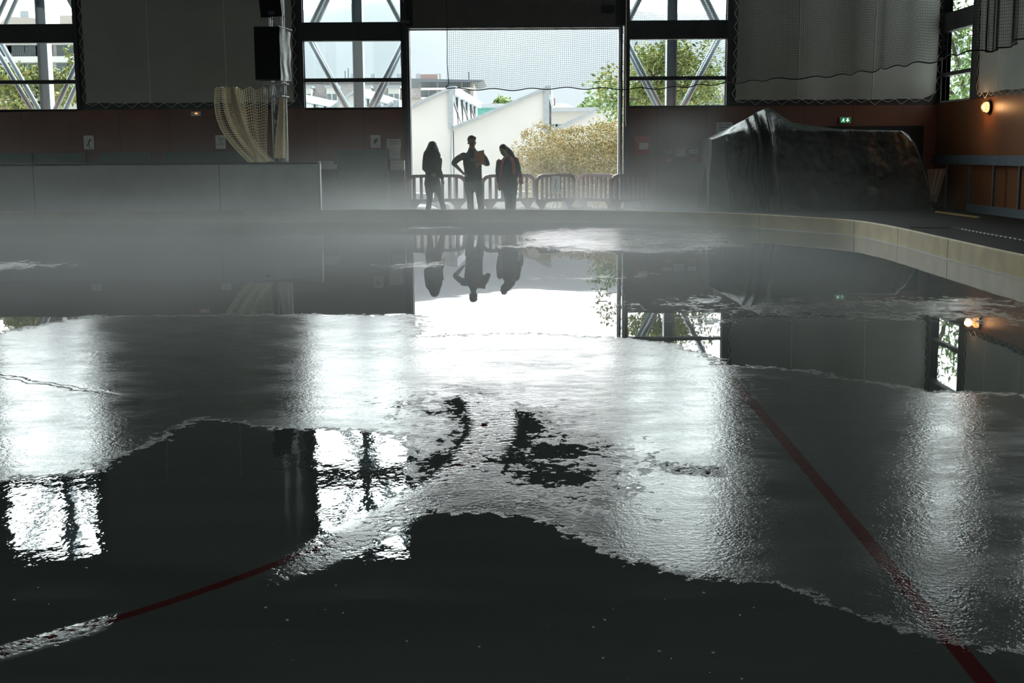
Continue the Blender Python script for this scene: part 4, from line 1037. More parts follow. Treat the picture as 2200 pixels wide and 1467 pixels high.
m.loft([(J(929, 311, .03), .10, .10), (J(928, 322, .0), .118, .125), (J(927, 336, .02), .14, .13), (J(926, 350, .03), .145, .11), (J(926, 360, .03), .10, .08)], 20)
for k in range(150):
    a = random.uniform(0, 2*PI); rr = random.uniform(.75, 1.05); ln = random.uniform(.25, .5); sx_ = random.uniform(-.11, .11)
    p0 = q(sx_*.7, -.05+.04*math.sin(a), .05); pts = []
    for j in range(9):
        s = j/8; zz = p0.z-ln*s*1.0; w_ = (.7+.75*min(1, s*1.6)); pts.append(Vector((hc.x-.01+sx_*w_*1.15-.02*s+.012*math.sin(j*2.1+k), hc.y+.05+.06*math.sin(a)*1.0+.012*math.cos(j*2.3+k*1.3)-(.12 if abs(sx_) > .08 else 0)*s, zz)))
    m.tube(pts, [.012]*8+[.005], 5)
h_ = m.build('hair', M['hair'], pw, True); remesh(h_, .009, 1)
m = MB(); m.tube([J(921, 359, -.17), J(929, 368, -.2), J(937, 374, -.17)], .008, 6); m.build('bag_strap', M['post'], pw)

# ---- person in a dark coat with orange lapels, head bowed
p3_ = thing('person', (J(1092, 400).x, YP, gz), 'person with bowed head in a dark coat with orange red lapels and dark trousers, rightmost', 'person', 'people standing at the ice edge')
hc = J(1081, 323, -.10); m = MB(); q = head(m, hc, .98, (-.25, -.9, 0), .8)
m.loft([(J(1084, 330, -.04), .05, .052), (J(1088, 338, .0), .055, .06), (J(1090, 343, .02), .09, .07)])
m.loft([(J(1090, 343, .02), .14, .08), (J(1091, 352), .18, .11), (J(1092, 372), .15, .1), (J(1094, 392), .16, .11), (J(1095, 404), .16, .115)])
LS, RS = J(1073, 348, .0), J(1108, 343, .02); LE, RE = J(1070, 368, .02), J(1114, 368, .03); LH, RH = J(1073, 393, -.06), J(1117, 380, -.1)
for s0, e0, w0 in ((LS, LE, LH), (RS, RE, RH)):
    m.loft([(s0, .05, .05), (s0.lerp(e0, .5), .044, .044), (e0, .037, .037)]); m.loft([(e0, .037, .037), (e0.lerp(w0, .4), .036, .035), (w0, .024, .02)])
hand(m, LH, (.05, -.1, -1), (.6, .6, 0), .9, .5); hand(m, RH, (.1, -.2, -1), (-1, .2, 0), .9, .5)
legs = [((1088, 404), (1090, 425), (1092, 460), -1), ((1103, 404), (1103, 425), (1103, 460), 1)]
for a, b, c, k in legs:
    A, B, C_ = J(*a), J(*b, -.03), J(*c, .02); m.loft([(A, .08, .085), (A.lerp(B, .5), .068, .072), (B, .05, .054), (B.lerp(C_, .4), .05, .054), (C_, .034, .036)]); m.loft([(C_, .034, .036), (Vector((C_.x, C_.y, gz+.05)), .032, .04)])
b_ = m.build('body', M['skin'], p3_, True); remesh(b_, .010); eyes(q, p3_, 1)
m = MB(); m.loft([(J(1090, 339, .02), .09, .08), (J(1091, 345, .02), .20, .11), (J(1092, 354, 0), .225, .13), (J(1092, 370, 0), .21, .13), (J(1092, 386, 0), .215, .135), (J(1093, 400, 0), .21, .14)], 22)
for s0, e0, w0 in ((LS, LE, LH), (RS, RE, RH)):
    m.loft([(s0, .072, .07), (s0.lerp(e0, .5), .068, .065), (e0, .062, .06), (e0.lerp(w0, .5), .058, .055), (e0.lerp(w0, .93), .052, .05)])
s_ = m.build('coat', M['jacketd'], p3_, True); remesh(s_, .012)
for pts, w_ in (([J(1083, 340, -.12), J(1078, 352, -.155), J(1075, 372, -.155), J(1076, 392, -.16)], .03), ([J(1096, 338, -.10), J(1102, 348, -.15), J(1104, 362, -.155), J(1105, 374, -.15)], .035)):
    m = MB(); m.loft([(p, w_, .016) for p in catmull(pts, 4)], 10); m.build('lapel', M['orange'], p3_, True)
m = MB(); m.loft([(J(1110, 340, -.03), .02, .03), (J(1114, 347, -.03), .02, .03)], 8); m.loft([(J(1068, 346, -.03), .02, .02), (J(1072, 343, -.05), .02, .02)], 8); m.build('shoulder_patch', M['orange'], p3_, True)
m = MB(); m.loft([(J(1094, 396, 0), .16, .12), (J(1095, 406, 0), .155, .118)], 18)
for a, b, c, k in legs:
    A, B, C_ = J(*a), J(*b, -.03), J(*c, .02); m.loft([(A, .095, .10), (A.lerp(B, .5), .082, .088), (B, .066, .07), (B.lerp(C_, .5), .062, .066), (C_, .06, .062), (Vector((C_.x, C_.y, gz+.07)), .058, .062)])
t_ = m.build('trousers', M['jeansd'], p3_, True); remesh(t_, .012)
m = MB()
for a, b, c, k in legs:
    C_ = J(*c, .02); f = Vector((C_.x, C_.y, gz)); shoe(m, f, f+Vector((k*.3, -1, 0)))
sh = m.build('shoes', M['shoe'], p3_, True); remesh(sh, .012)
m = MB(); m.ball(q(0, -.035, .045), (.088, .096, .088), 16)
m.loft([(J(1086, 320, .02), .07, .07), (J(1094, 326, .06), .07, .06), (J(1101, 334, .10), .05, .05), (J(1105, 341, .12), .03, .03)], 14)
for k in range(30):
    o_ = Vector((random.uniform(-.05, .05), random.uniform(-.03, .05), random.uniform(-.03, .03)))
    m.tube([J(1086, 318, .03)+o_, J(1094, 325, .08)+o_, J(1102, 335, .12)+o_*.7, J(1105+random.uniform(-1, 2), 343, .13)+o_*.4], [.012, .011, .009, .005], 5)
h_ = m.build('hair', M['hair'], p3_, True); remesh(h_, .009, 1)
def rag(u, v, c, w, h):
    return Vector((c.x+(u-.5)*w*(1+.3*(1-v)), c.y+.03*math.sin(u*11+v*4), c.z+(v-.5)*h+.02*math.sin(u*9)*(1-v)))
c = J(1073.5, 400, -.12); gl1 = MB(); gl1.grid(lambda u, v: rag(u, v, c, .075, .18), 8, 8); gl1.grid(lambda u, v: rag(u, v, c, .075, .18)+Vector((0, .02, 0)), 8, 8)
tag(gl1.build('work_glove', M['orange'], None, True), 'orange red glove held low in front by the rightmost person', 'glove')
c = J(1119, 385, -.12); gl1 = MB(); gl1.grid(lambda u, v: rag(u, v, c, .09, .24), 8, 8); gl1.grid(lambda u, v: rag(u, v, c, .09, .24)+Vector((0, .02, 0)), 8, 8)
tag(gl1.build('work_glove', M['orange'], None, True), 'orange red cloth hanging from the outer hand of the rightmost person', 'glove')

# ================================================================== OUTSIDE
m = MB()
m.add([(-400, YF+.1, ZF-.04), (400, YF+.1, ZF-.04), (400, 36, -.12), (-400, 36, -.12), (400, 45, -1.9), (-400, 45, -1.9), (400, 1200, -2.3), (-400, 1200, -2.3)], [(0, 1, 2, 3), (3, 2, 4, 5), (5, 4, 6, 7)])
struct(m.build('floor_outside', M['ground']))
# white saw-tooth building, turned slightly
YS = 76.0; g = thing('sawtooth_building', (0, YS, -1.5), 'long white building with a saw tooth roof outside the open doorway', 'building')
def sw(x, y): return at(x, y, YS)
def gable(left, peak, foot, lab):
    L_, P_, F_ = Vector(left), Vector(peak), Vector(foot); d = Vector((.94, 24, 0)).normalized()*24
    m = MB(); base = -2.4
    poly = [Vector((L_.x, YS, base)), Vector((F_.x, YS, base)), F_, P_, L_]
    m.prism(poly, d); m.build('wall', M['facade'], g)
    m = MB(); e = .12
    m.beam(L_+Vector((0, -.1, .05)), P_+Vector((0, -.1, .05)), .35, .16); m.build('roof_edge', M['roofw'], g)
    # glazed drop face, with its frame
    m = MB(); x = P_.x+.06
    m.add([(x, YS+.3, F_.z), (x+d.x, YS+d.y, F_.z), (x+d.x, YS+d.y, P_.z-.25), (x, YS+.3, P_.z-.25)], [(0, 1, 2, 3)]); m.build('glazing', GLZ, g)
    m = MB(); m.beam((x, YS, F_.z), (x, YS, P_.z), .3, .3, (0, 1, 0)); m.beam((x+.1, YS, P_.z-.05), (x+d.x+.1, YS+d.y, P_.z-.05), .35, .5)
    m.beam((x, YS, F_.z), (x+d.x, YS+d.y, F_.z), .2, .3); m.build('roof_edge', M['roofw'], g)
    m = MB()
    for k in range(1, 6):
        p = Vector((x+.05, YS, 0))+d*(k/6); m.beam((p.x, p.y, F_.z), (p.x, p.y, P_.z-.2), .12, .3, (0, 1, 0))
    for k in (0, 2, 4):
        p = Vector((x+.05, YS, 0))+d*(k/6); q_ = Vector((x+.05, YS, 0))+d*((k+2)/6); m.beam((p.x, p.y, P_.z-.3), (q_.x, q_.y, F_.z+.1), .1, .18)
    m.build('glazing_bar', M['dark'], g)
GLZ = mat('pale_glazing', (.50, .56, .58), .15, 0, .05, .3)
gable(sw(850, 247), sw(966, 192), sw(973, 276), 0)
gable(sw(975, 276), sw(1172, 192), sw(1178, 285), 1)
gable(sw(1180, 285), sw(1392, 185), sw(1396, 285), 2)
gable(sw(655, 276), sw(765, 196), sw(770, 262), 3); gable(sw(770, 262), sw(845, 222), sw(850, 262), 4); gable(sw(440, 276), sw(560, 192), sw(566, 270), 5)
m = MB(); m.tube([sw(978, 274)+Vector((-.2, -.2, 0)), sw(976, 330)+Vector((-.2, -.2, 0)), Vector((sw(976, 300).x-.2, YS-.2, -1.5))], .05, 6); m.build('down_pipe', M['roofw'], g)

# apartment building far behind
YA = 200.0
def A_(x, y, Y=YA): return at(x, y, Y)
g = thing('apartment_building', (A_(780, 300).x, YA, -2), 'apartment block with a steep grey slate roof and white dormers beyond the saw tooth roofs', 'building')
a, b = A_(560, 176), A_(905, 176); c0 = A_(600, 213)
MB().box(a.x, b.x, YA, YA+14, -2, c0.z).build('wall', M['stucco'], g)
m = MB(); m.add([(a.x-.4, YA-.4, c0.z), (b.x+.1, YA-.4, c0.z), (b.x+.1, YA+3.2, a.z), (a.x-.4, YA+3.2, a.z), (a.x-.4, YA+14, a.z), (b.x+.1, YA+14, a.z), (a.x-.4, YA+14, c0.z), (b.x+.1, YA+14, c0.z)], [(0, 1, 2, 3), (3, 2, 5, 4), (4, 5, 7, 6), (0, 3, 4, 6), (1, 7, 5, 2)])
m.build('roof', M['slate'], g)
m = MB(); m.prism([A_(640, 176)+Vector((0, 3, 0)), A_(905, 176)+Vector((0, 3, 0)), A_(860, 168)+Vector((0, 3, 0)), A_(770, 164)+Vector((0, 3, 0)), A_(690, 168)+Vector((0, 3, 0))], (0, 8, 0)); m.build('roof_cap', mat('roof_zinc', (.24, .27, .29), .6), g)
for x in (657, 713, 784, 846):
    w_ = 12; p0, p1 = A_(x-w_, 189, YA-1), A_(x+w_, 222, YA-1)
    dm = MB().box(p0.x, p1.x, YA-1, YA+2.5, p1.z, p0.z).build('dormer', M['facade'], g)
    MB().box(p0.x-.2, p1.x+.2, YA-1.3, YA+2.5, p0.z, p0.z+.35).build('dormer_roof', M['roofw'], dm)
    m = MB(); cx = (p0.x+p1.x)/2; m.box(cx-.75, cx-.1, YA-1.05, YA-.95, p1.z+.5, p0.z-.9); m.box(cx+.1, cx+.75, YA-1.05, YA-.95, p1.z+.5, p0.z-.9); m.build('pane', M['winglass'], dm)
for x in (750, 756, 793, 798, 850, 856, 892, 897, 938, 943):
    p = A_(x, 165); MB().box(p.x-.18, p.x+.18, YA+4, YA+4.5, p.z-1.6, p.z+.7).build('chimney_pot', M['roofw'], g)
for x, t in ((733, 148), (740, 142), (1005, 150)):
    p = A_(x, 175); q_ = A_(x, t); MB().tube([(p.x, YA+5, p.z), (p.x, YA+5, q_.z)], .09, 5).build('antenna', M['post'], g)
g = thing('apartment_building', (A_(960, 300).x, YA, -2), 'white apartment block with a dark overhanging flat roof and balconies', 'building')
YA = 180.0
a, b = A_(905, 176, YA), A_(1018, 176, YA)
MB().box(a.x, b.x, YA-2, YA+14, -2, a.z).build('wall', M['stucco'], g)
m = MB(); m.prism([A_(862, 176, YA-3), A_(862, 168, YA-3), A_(1040, 172, YA-3), A_(1028, 177, YA-3)], (0, 18, 0)); m.build('roof', mat('roof_dark_edge', (.14, .17, .20), .6), g)
p = A_(920, 164, YA); MB().box(p.x-1.2, p.x+1.2, YA+2, YA+4, p.z-1, p.z+.4).build('chimney', M['pink'], g)
for yy in (183, 203, 222):
    for x in (912, 930, 950, 966, 982, 1002):
        p = A_(x, yy, YA-2); f = MB().box(p.x-.5, p.x+.5, YA-2.08, YA-2, p.z-.55, p.z+.55).build('window', M['winglass'], g)
    p = A_(905, yy+6, YA-2.6); q_ = A_(1016, yy+10, YA-2.6); MB().box(p.x, q_.x, YA-3.1, YA-2, q_.z, p.z).build('balcony', M['facade'], g)
# small houses and sheds
def house(x0, x1, yt, ye, yb, Y, label, wallm, roofm, hip=.25, nwin=3, chim=None):
    a, b = at(x0, ye, Y), at(x1, ye, Y); t = at((x0+x1)/2, yt, Y).z; zb = at(x0, yb, Y).z; w_ = b.x-a.x; D = 9
    g = thing('house', ((a.x+b.x)/2, Y, -2), label, 'building')
    MB().box(a.x, b.x, Y, Y+D, -2, a.z).build('wall', wallm, g)
    m = MB(); h_ = w_*hip; e = .4
    m.add([(a.x-e, Y-e, a.z), (b.x+e, Y-e, a.z), (b.x+e, Y+D+e, a.z), (a.x-e, Y+D+e, a.z), (a.x+h_, Y+D/2, t), (b.x-h_, Y+D/2, t)], [(0, 1, 5, 4), (1, 2, 5), (2, 3, 4, 5), (3, 0, 4), (0, 3, 2, 1)]); m.build('roof', roofm, g)
    for k in range(nwin):
        x = a.x+w_*(k+.5)/nwin; z_ = a.z-1.6; MB().box(x-.45, x+.45, Y-.06, Y, z_-.6, z_+.6).build('window', M['winglass'], g)
    if chim:
        p = at(chim[0], chim[1], Y); q_ = at(chim[0], chim[2], Y); MB().box(p.x-.35, p.x+.35, Y+3, Y+3.8, q_.z, p.z).build('chimney', M['tile'], g)
    return g
house(975, 1040, 208, 226, 250, 130, 'small house with a brown hip roof above the saw tooth valley', M['stucco'], M['tile'], .45, 3)
house(1180, 1240, 219, 237, 250, 150, 'distant house with a brown roof and a tall dark chimney', M['stucco'], M['tile'], .35, 3, (1188, 209, 232))
house(1055, 1095, 225, 232, 245, 170, 'tiny grey roofed house beyond the valley of the saw tooth roofs', M['pink'], M['slate'], .2, 3, (1062, 219, 228))
def flat(x0, x1, yt, yb, Y, label, wins_, green=None):
    a, b = at(x0, yt, Y), at(x1, yb, Y); g = thing('low_building', ((a.x+b.x)/2, Y, -2), label, 'building')
    MB().box(a.x, b.x, Y, Y+8, -2, a.z).build('wall', M['stucco'], g); MB().box(a.x-.4, b.x+.4, Y-.5, Y+8, a.z, a.z+.35).build('roof_edge', M['roofw'], g)
    for k in range(wins_):
        x = a.x+(b.x-a.x)*(k+.5)/wins_; MB().box(x-.4, x+.4, Y-.06, Y, a.z-2.4, a.z-1.1).build('window', M['winglass'], g)
    if green: p = at(green[0], yt+8, Y); MB().box(p.x-.9, p.x+.9, Y-.1, Y, p.z-1, p.z+.6).build('shutter', mat('teal_shutter', (.10, .35, .30), .6), g)
flat(1030, 1092, 232, 260, 112, 'low white building with a teal shutter between the saw tooth gables', 3, (1043,))
flat(1180, 1290, 240, 285, 115, 'low pale building with a row of windows behind the second gable', 7)
# pinkish block beyond the left window
YB1 = 72.0; g = thing('apartment_building', (at(60, 300, YB1).x, YB1, -1.3), 'pink and white apartment block with balconies beyond the leftmost window', 'building')
a, b = at(-160, 92, YB1), at(240, 92, YB1)
MB().box(a.x, b.x, YB1, YB1+12, -1.3, a.z).build('wall', M['pink'], g)
m = MB()
for y0_, y1_ in ((90, 98), (126, 136), (170, 180), (215, 222)): p, q_ = at(-160, y0_, YB1), at(240, y1_, YB1); m.box(a.x-.3, b.x+.3, YB1-1.2, YB1, q_.z, p.z)
m.build('balcony', M['facade'], g)
MB().box(at(82, 98, YB1).x, b.x, YB1-.25, YB1, -1.3, a.z).build('wall_bay', M['facade'], g)
for yy in (107, 150, 196):
    for x in (-60, 8, 35, 72, 95, 140):
        p = at(x, yy, YB1-.3); MB().box(p.x-.45, p.x+.45, YB1-.35, YB1-.02, p.z-.6, p.z+.5).build('window', M['winglass'], g)
m = MB()
for k in range(60):
    x = a.x+(at(80, 98, YB1).x-a.x)*k/59
    for y0_, y1_ in ((117, 127),): m.box(x-.03, x+.03, YB1-1.15, YB1-1.1, at(0, y1_, YB1).z, at(0, y0_, YB1).z)
m.build('balcony_railing', M['post'], g)
t0, t1 = at(-40, 36, YB1+5), at(95, 52, YB1+5)
m = MB(); m.prism([at(-60, 92, YB1+4), at(-10, 60, YB1+4), at(14, 35, YB1+4), at(92, 40, YB1+4), at(96, 92, YB1+4)], (0, 6, 0)); m.build('penthouse', M['stucco'], g)
m = MB(); m.prism([at(128, 92, YB1+4), at(128, 33, YB1+4), at(240, 33, YB1+4), at(240, 92, YB1+4)], (0, 6, 0)); m.build('penthouse', M['stucco'], g)
p = at(52, 27, YB1+6); MB().box(p.x-.25, p.x+.25, YB1+6, YB1+6.6, p.z-.8, p.z+.1).build('chimney', M['roofw'], g)
# pale building right, through window 3
flat(1500, 1600, 176, 240, 110, 'pale building behind the magnolia, seen in the window right of the doorway', 4)

# hills: a long ridge
def ridge(name, label, pts, Y, mtl, depth=900):
    P = [at(x, y, Y) for x, y in pts]; m = MB(); cols = []
    X_ = [p.x for p in P]; Z_ = [p.z for p in P]
    N = 160
    def fn(u, v):
        x = X_[0]+(X_[-1]-X_[0])*u; z = float(np.interp(x, X_, Z_)); k = math.sin(v*PI*.5)
        return Vector((x*(.75+.25*v), Y-depth*.45*(1-v), -5+(z+5)*k**1.2*(1+.0*v)+(6*mnoise.noise(Vector((x*.01, v*4, 0)))+3*mnoise.noise(Vector((x*.05, v*14, 3))))*(v)))
    m.grid(fn, N, 18); o = m.build(name, mtl, None, True); tag(o, label, 'hill'); return o
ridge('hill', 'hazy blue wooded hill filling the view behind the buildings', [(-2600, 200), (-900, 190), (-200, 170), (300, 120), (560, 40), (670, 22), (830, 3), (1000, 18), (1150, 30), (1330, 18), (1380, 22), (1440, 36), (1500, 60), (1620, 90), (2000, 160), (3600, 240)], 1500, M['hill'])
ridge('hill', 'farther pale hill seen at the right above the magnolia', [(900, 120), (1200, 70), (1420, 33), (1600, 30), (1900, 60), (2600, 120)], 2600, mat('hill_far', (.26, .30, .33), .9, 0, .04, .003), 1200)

# foliage
def leaves(m, blobs, nleaf, size, seed=1, asp=.42):
    rnd = random.Random(seed); tot = sum(b[1][0]*b[1][1]*b[1][2] for b in blobs)
    for c, r in blobs:
        k = int(nleaf*r[0]*r[1]*r[2]/tot)
        for _ in range(k):
            while True:
                p = Vector((rnd.uniform(-1, 1), rnd.uniform(-1, 1), rnd.uniform(-1, 1)))
                if .25 < p.length < 1: break
            p = Vector((c[0]+p.x*r[0], c[1]+p.y*r[1], c[2]+p.z*r[2]))
            d = Vector((rnd.gauss(0, 1), rnd.gauss(0, 1), rnd.gauss(0, .8)+.35)).normalized(); u = d.orthogonal().normalized(); u.rotate(Matrix.Rotation(rnd.uniform(0, 6.3), 3, d))
            s = size*rnd.uniform(.6, 1.25); w_ = s*asp; nn_ = d.cross(u)
            m.add([p, p+d*s*.5+u*w_*.5+nn_*s*.06, p+d*s, p+d*s*.5-u*w_*.5+nn_*s*.06], [(0, 1, 2, 3)])
def cluster(rnd, c, R, n_, r0):
    out = []
    for _ in range(n_):
        a, b_, r = rnd.uniform(0, 2*PI), math.asin(rnd.uniform(-1, 1)), rnd.uniform(.45, 1)
        p = (c[0]+R[0]*r*math.cos(a)*math.cos(b_), c[1]+R[1]*r*math.sin(a)*math.cos(b_), c[2]+R[2]*r*math.sin(b_))
        q_ = r0*rnd.uniform(.6, 1.3); out.append((p, (q_, q_, q_*.8)))
    return out
def tree(name, label, c, R, ncl, nl, lsz, mtl, seed, base_z, group=None, extra=None, r0=.5, tr=.12):
    rnd = random.Random(seed); g = thing(name, (c[0], c[1], base_z), label, 'tree', group)
    bl_ = cluster(rnd, c, R, ncl, r0)+(extra or []); m = MB(); leaves(m, bl_, nl, lsz, seed); m.build('foliage', mtl, g, False, False)
    m = MB(); top = Vector((c[0], c[1], c[2]-R[2]*.5)); m.tube([(c[0], c[1], base_z), (c[0]+.05, c[1], (base_z+top.z)/2), top], [tr, tr*.85, tr*.6], 8)
    for p, r in bl_[::3]:
        p = Vector(p); m.tube([top, top.lerp(p, .5)+Vector((0, 0, -.1)), p], [tr*.5, tr*.3, tr*.1], 5)
    m.build('trunk', M['bark'], g, True); return g
def W_(x, y, Y): return tuple(at(x, y, Y))
c = W_(75, 205, 41); tree('magnolia_tree', 'magnolia tree with yellow green leaves outside the leftmost window', c, (1.9, 1.3, .75), 30, 5200, .17, M['leaf'], 3, -1.2, 'magnolia trees outside the windows',
     [(W_(158, 122, 41), (.3, .3, .35)), (W_(155, 165, 41), (.35, .4, .4)), (W_(28, 148, 41), (.3, .4, .3))], .42)
c = W_(1440, 165, 42.5); tree('magnolia_tree', 'large magnolia tree outside, its left branches reaching into the doorway view', c, (1.75, 1.2, 1.15), 34, 6800, .17, M['leaf'], 5, -1.5, 'magnolia trees outside the windows',
     [(W_(1312, 165, 42.5), (.42, .4, .5)), (W_(1290, 188, 42.5), (.36, .3, .26)), (W_(1300, 210, 42.5), (.24, .3, .22)), (W_(1325, 232, 42.5), (.2, .2, .16)), (W_(1400, 205, 42.5), (.6, .5, .5)), (W_(1520, 205, 42.5), (.6, .5, .45))], .5, .14)
for k, (x, y, Y, R, lb_) in enumerate(((1405, 205, 60, (3.0, 2, 1.6), 'rounded green tree low behind the magnolia, right of the doorway'),)):
    tree('green_tree', lb_, W_(x, y, Y), R, 22, 3500, .28, M['leaf2'], 20+k, -1.95, None, None, 1.0)
p = on_x(2060, 150, 15.5)
tree('green_tree', 'bright green leafy tree outside the corner window in the right wall', (15.6, 44, 3.7), (3.2, 2.6, 2.5), 40, 7500, .22, M['leaf2'], 31, -1.8, None, [((14.6, 42, 2.6), (1.6, 1.5, 1.5)), ((18.5, 47, 4), (2.4, 2.2, 2.8)), ((14.6, 44, 5.6), (1.3, 1.3, 1.1))], .9, .2)
# tubes outside the right corner window
m = MB(); m.tube([(XR+.9, 30.6, -.3), (XR+.75, 30.6, 3.4), (XR+.7, 30.7, 9)], .09, 12); tag(m.build('steel_column', M['tube'], None, True), 'pale round column outside the corner window in the right wall', 'column')
m = MB(); m.tube([(XR+.8, 31.7, 4.4), (XR+.8, 30.1, 3.2)], .05, 10); m.build('brace', M['tube'], bpy.data.objects['steel_column.004'] if 'steel_column.004' in bpy.data.objects else bpy.data.objects['steel_column.003'], True)
# yellow bush
g = thing('flowering_bush', tuple(at(1230, 372, 47))[:2]+(-1.92,), 'large yellow green flowering bush outside the doorway behind the barriers', 'bush')
rnd = random.Random(9); bl_ = []
for x, y, r in ((1130, 345, .75), (1110, 330, .45), (1165, 318, .75), (1145, 300, .5), (1210, 320, .9), (1200, 293, .5), (1250, 310, .9), (1290, 300, .85), (1325, 305, .9), (1325, 280, .55), (1285, 275, .5), (1180, 285, .4), (1360, 310, .9), (1150, 360, .9), (1230, 355, 1.1), (1310, 355, 1.1), (1390, 340, 1.1), (1370, 285, .6), (1150, 395, 1.1), (1200, 400, 1.2), (1260, 400, 1.2), (1320, 400, 1.2), (1380, 395, 1.2), (1190, 345, 1.0), (1270, 345, 1.0), (1340, 345, 1.0)):
    c = at(x, y, 47); bl_.append(((c.x, c.y+rnd.uniform(-.5, .5), c.z), (r, r*.9, r*.75)))
m = MB(); leaves(m, bl_, 46000, .085, 12, .5)
for k in range(60):                                                # loose shoots
    x = rnd.uniform(1085, 1335); yy = float(np.interp(x, [1085, 1120, 1160, 1200, 1335], [325, 290, 265, 280, 268])); c = at(x, yy+8, 46.8); d = Vector((rnd.uniform(-.5, .2), 0, rnd.uniform(.3, .8))); L_ = rnd.uniform(.25, .6)
    for j in range(26):
        s = j/26*L_; p = c+d*s+Vector((rnd.gauss(0, .03), rnd.gauss(0, .05), rnd.gauss(0, .03)-s*s*.3)); e = Vector((rnd.gauss(0, 1), rnd.gauss(0, 1), rnd.gauss(0, 1))).normalized()*.06; f_ = e.orthogonal().normalized()*.02
        m.add([p, p+e*.5+f_, p+e, p+e*.5-f_], [(0, 1, 2, 3)])
m.build('foliage', M['bush'], g, False, False)
m = MB()
for k in range(8):
    x = rnd.uniform(-1.4, 2.6); b_ = Vector((at(1230, 372, 47).x+x*.5, 47.3, -1.92)); t_ = Vector((at(1230, 300, 47).x+x, 47+rnd.uniform(-.4, .4), rnd.uniform(1.4, 2.4))); m.tube([b_, b_.lerp(t_, .5)+Vector((.1, 0, .2)), t_], [.035, .025, .01], 6)
m.build('stem', M['bark'], g)
# distant tree tufts
for k, (x, y, r, lb_) in enumerate(((1080, 222, 1.6, 'dark tuft of a far tree beyond the tiny grey roof'), (1270, 232, 2.2, 'pale green far tree behind the low pale building'))):
    c = at(x, y+4, 215); g = thing('far_tree', (c.x, c.y, -2), lb_, 'tree'); m = MB(); leaves(m, [(tuple(c), (r, r, r*.9))], 500, .7, 40+k, .6); m.build('foliage', M['leaf2'], g, False, False); MB().tube([(c.x, c.y, -2), (c.x, c.y, c.z)], .2, 6).build('trunk', M['bark'], g)
# cars parked outside
def car(px, Y, rot, body, label, L=4.2):
    gzc = -1.92; c = at(px, 400, Y); g = thing('car', (c.x, Y, gzc), label, 'car', 'cars parked outside the doorway')
    prof = [(-L/2, .35), (-L/2+.05, .75), (-L/2+.7, .92), (-L/2+1.35, 1.38), (-.1, 1.46), (L/2-1.2, 1.40), (L/2-.35, .98), (L/2-.03, .85), (L/2, .4), (L/2-.1, .25), (-L/2+.1, .25)]
    m = MB(); m.prism([(x, -.85, z) for x, z in prof], (0, 1.7, 0)); o = m.build('car_body', body, g); bv = o.modifiers.new('round', 'BEVEL'); bv.width = .09; bv.segments = 3
    m = MB()
    for y in (-.862, .862):
        m.prism([(-L/2+.95, y, .95), (-L/2+1.42, y, 1.32), (-.2, y, 1.38), (-.2, y, .95)], (0, .01, 0)); m.prism([(-.1, y, .95), (-.1, y, 1.38), (L/2-1.3, y, 1.33), (L/2-.7, y, .97)], (0, .01, 0))
    m.prism([(-L/2+.74, -.7, .95), (-L/2+1.3, -.66, 1.34), (-L/2+1.3, .66, 1.34), (-L/2+.74, .7, .95)], (-.02, 0, .02)); m.build('car_window', M['winglass'], g)
    for x in (-L/2+.85, L/2-.8):
        for y in (-.88, .68): MB().tube([(x, y, .32), (x, y+.2, .32)], .32, 18).build('wheel', M['tyre'], g)
    for ch_ in g.children: ch_.matrix_parent_inverse = Matrix()
    g.rotation_euler = (0, 0, rot)
car(1112, 66, .15, M['carw'], 'white car parked outside between the middle and rightmost person')
car(1165, 74, .1, M['carg'], 'dark grey car parked outside right of the rightmost person')
car(872, 64, .2, M['carg'], 'dark car parked outside at the left end of the doorway')
car(872, 49, .2, M['carw'], 'white car low in front of the dark car at the left of the doorway')

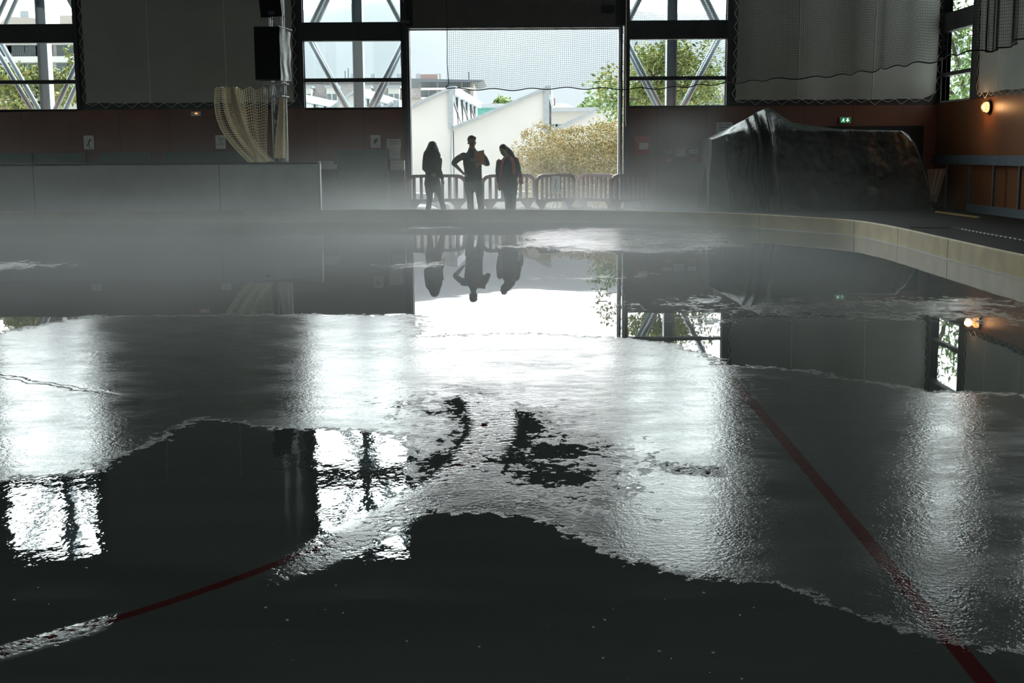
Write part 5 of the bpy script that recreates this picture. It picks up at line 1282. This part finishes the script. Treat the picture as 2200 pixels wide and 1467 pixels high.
# ================================================================== SMALL BITS ON THE ICE
chips = [(699, 1310), (874, 1378), (617, 1333), (737, 1317), (1299, 1332), (1317, 1309), (1590, 1322), (1417, 1400), (1442, 1415), (1295, 1414), (1525, 1445), (1594, 1459), (1533, 1403), (82, 1262), (30, 1289), (575, 1258), (218, 1326), (1512, 1274), (1966, 1328), (702, 1202), (785, 1213), (1620, 1306), (1275, 1348), (1428, 1288), (570, 1306), (105, 1298), (722, 1258), (420, 516), (427, 573), (576, 592), (445, 566), (1030, 1390)]
base_chip = None
for k, (x, y) in enumerate(chips):
    p = on_z(x, y, 0)
    if base_chip is None:
        m = MB(); m.ball((0, 0, .002), (.0062, .0045, .0035), 8); m.ball((.004, .002, .002), (.004, .003, .0028), 6); base_chip = o = m.build('ice_chip', M['chip'], None, True)
    else: o = base_chip.copy(); COL.objects.link(o)
    s = 1.0 if y > 700 else 4.0
    o.location = (p.x, p.y, 0); o.rotation_euler = (0, 0, k*1.3); o.scale = [s*(.45+.4*((k*7) % 5)/4)]*3
    tag(o, 'tiny white ice chip lying on the wet ice', 'ice chip', 'ice chips scattered on the wet ice')

# ================================================================== MIST
mx_ = MB(); mx_.box(XL+.5, 8.2, 7.0, 32.0, .02, 3.3)
mist = mx_.build('mist', bpy.data.materials.new('mist')); tag(mist, 'thin white mist drifting low over the far half of the ice', 'mist', None, 'stuff')
mm = mist.data.materials[0]; mm.use_nodes = True; mn, ml = mm.node_tree.nodes, mm.node_tree.links; mn.clear()
out = mn.new('ShaderNodeOutputMaterial'); vsn = mn.new('ShaderNodeVolumeScatter'); vsn.inputs['Color'].default_value = (.80, .86, .84, 1); vsn.inputs['Anisotropy'].default_value = .35
ml.new(vsn.outputs[0], out.inputs['Volume'])
nn, ll = mn, ml; tco = mn.new('ShaderNodeTexCoord').outputs['Object']
sp_ = mn.new('ShaderNodeSeparateXYZ'); ml.new(tco, sp_.inputs[0]); X3, Y3, Z3 = sp_.outputs
low = mth('EXPONENT', mth('MULTIPLY', Z3, -3.2)); mid = mth('EXPONENT', mth('MULTIPLY', Z3, -1.8))
nz_ = nois(.35, 2, (1, .7, 2.5)); puff = sstep(nz_, .40, .64)
edge = mth('MULTIPLY', sstep(Y3, 7.5, 16.0), mth('SUBTRACT', 1.0, sstep(X3, 1.5, 6.0)))
topf = mth('SUBTRACT', 1.0, sstep(Z3, 1.6, 3.0))
# a plume in front of the wood wall right of the doorway
pl_ = mth('MULTIPLY', mth('SUBTRACT', 1.0, sstep(mth('ABSOLUTE', mth('SUBTRACT', X3, 4.0)), .2, 1.5)), sstep(Y3, 25.0, 28.0))
lay = mth('ADD', mth('MULTIPLY', low, mth('ADD', .14, mth('MULTIPLY', puff, .17))), mth('MULTIPLY', mid, mth('ADD', .028, mth('MULTIPLY', puff, .07))))
dens = mth('MULTIPLY', topf, mth('ADD', mth('MULTIPLY', edge, lay), mth('MULTIPLY', mth('MULTIPLY', pl_, sstep(nz_, .36, .6)), .022)))
ml.new(dens, vsn.inputs['Density'])
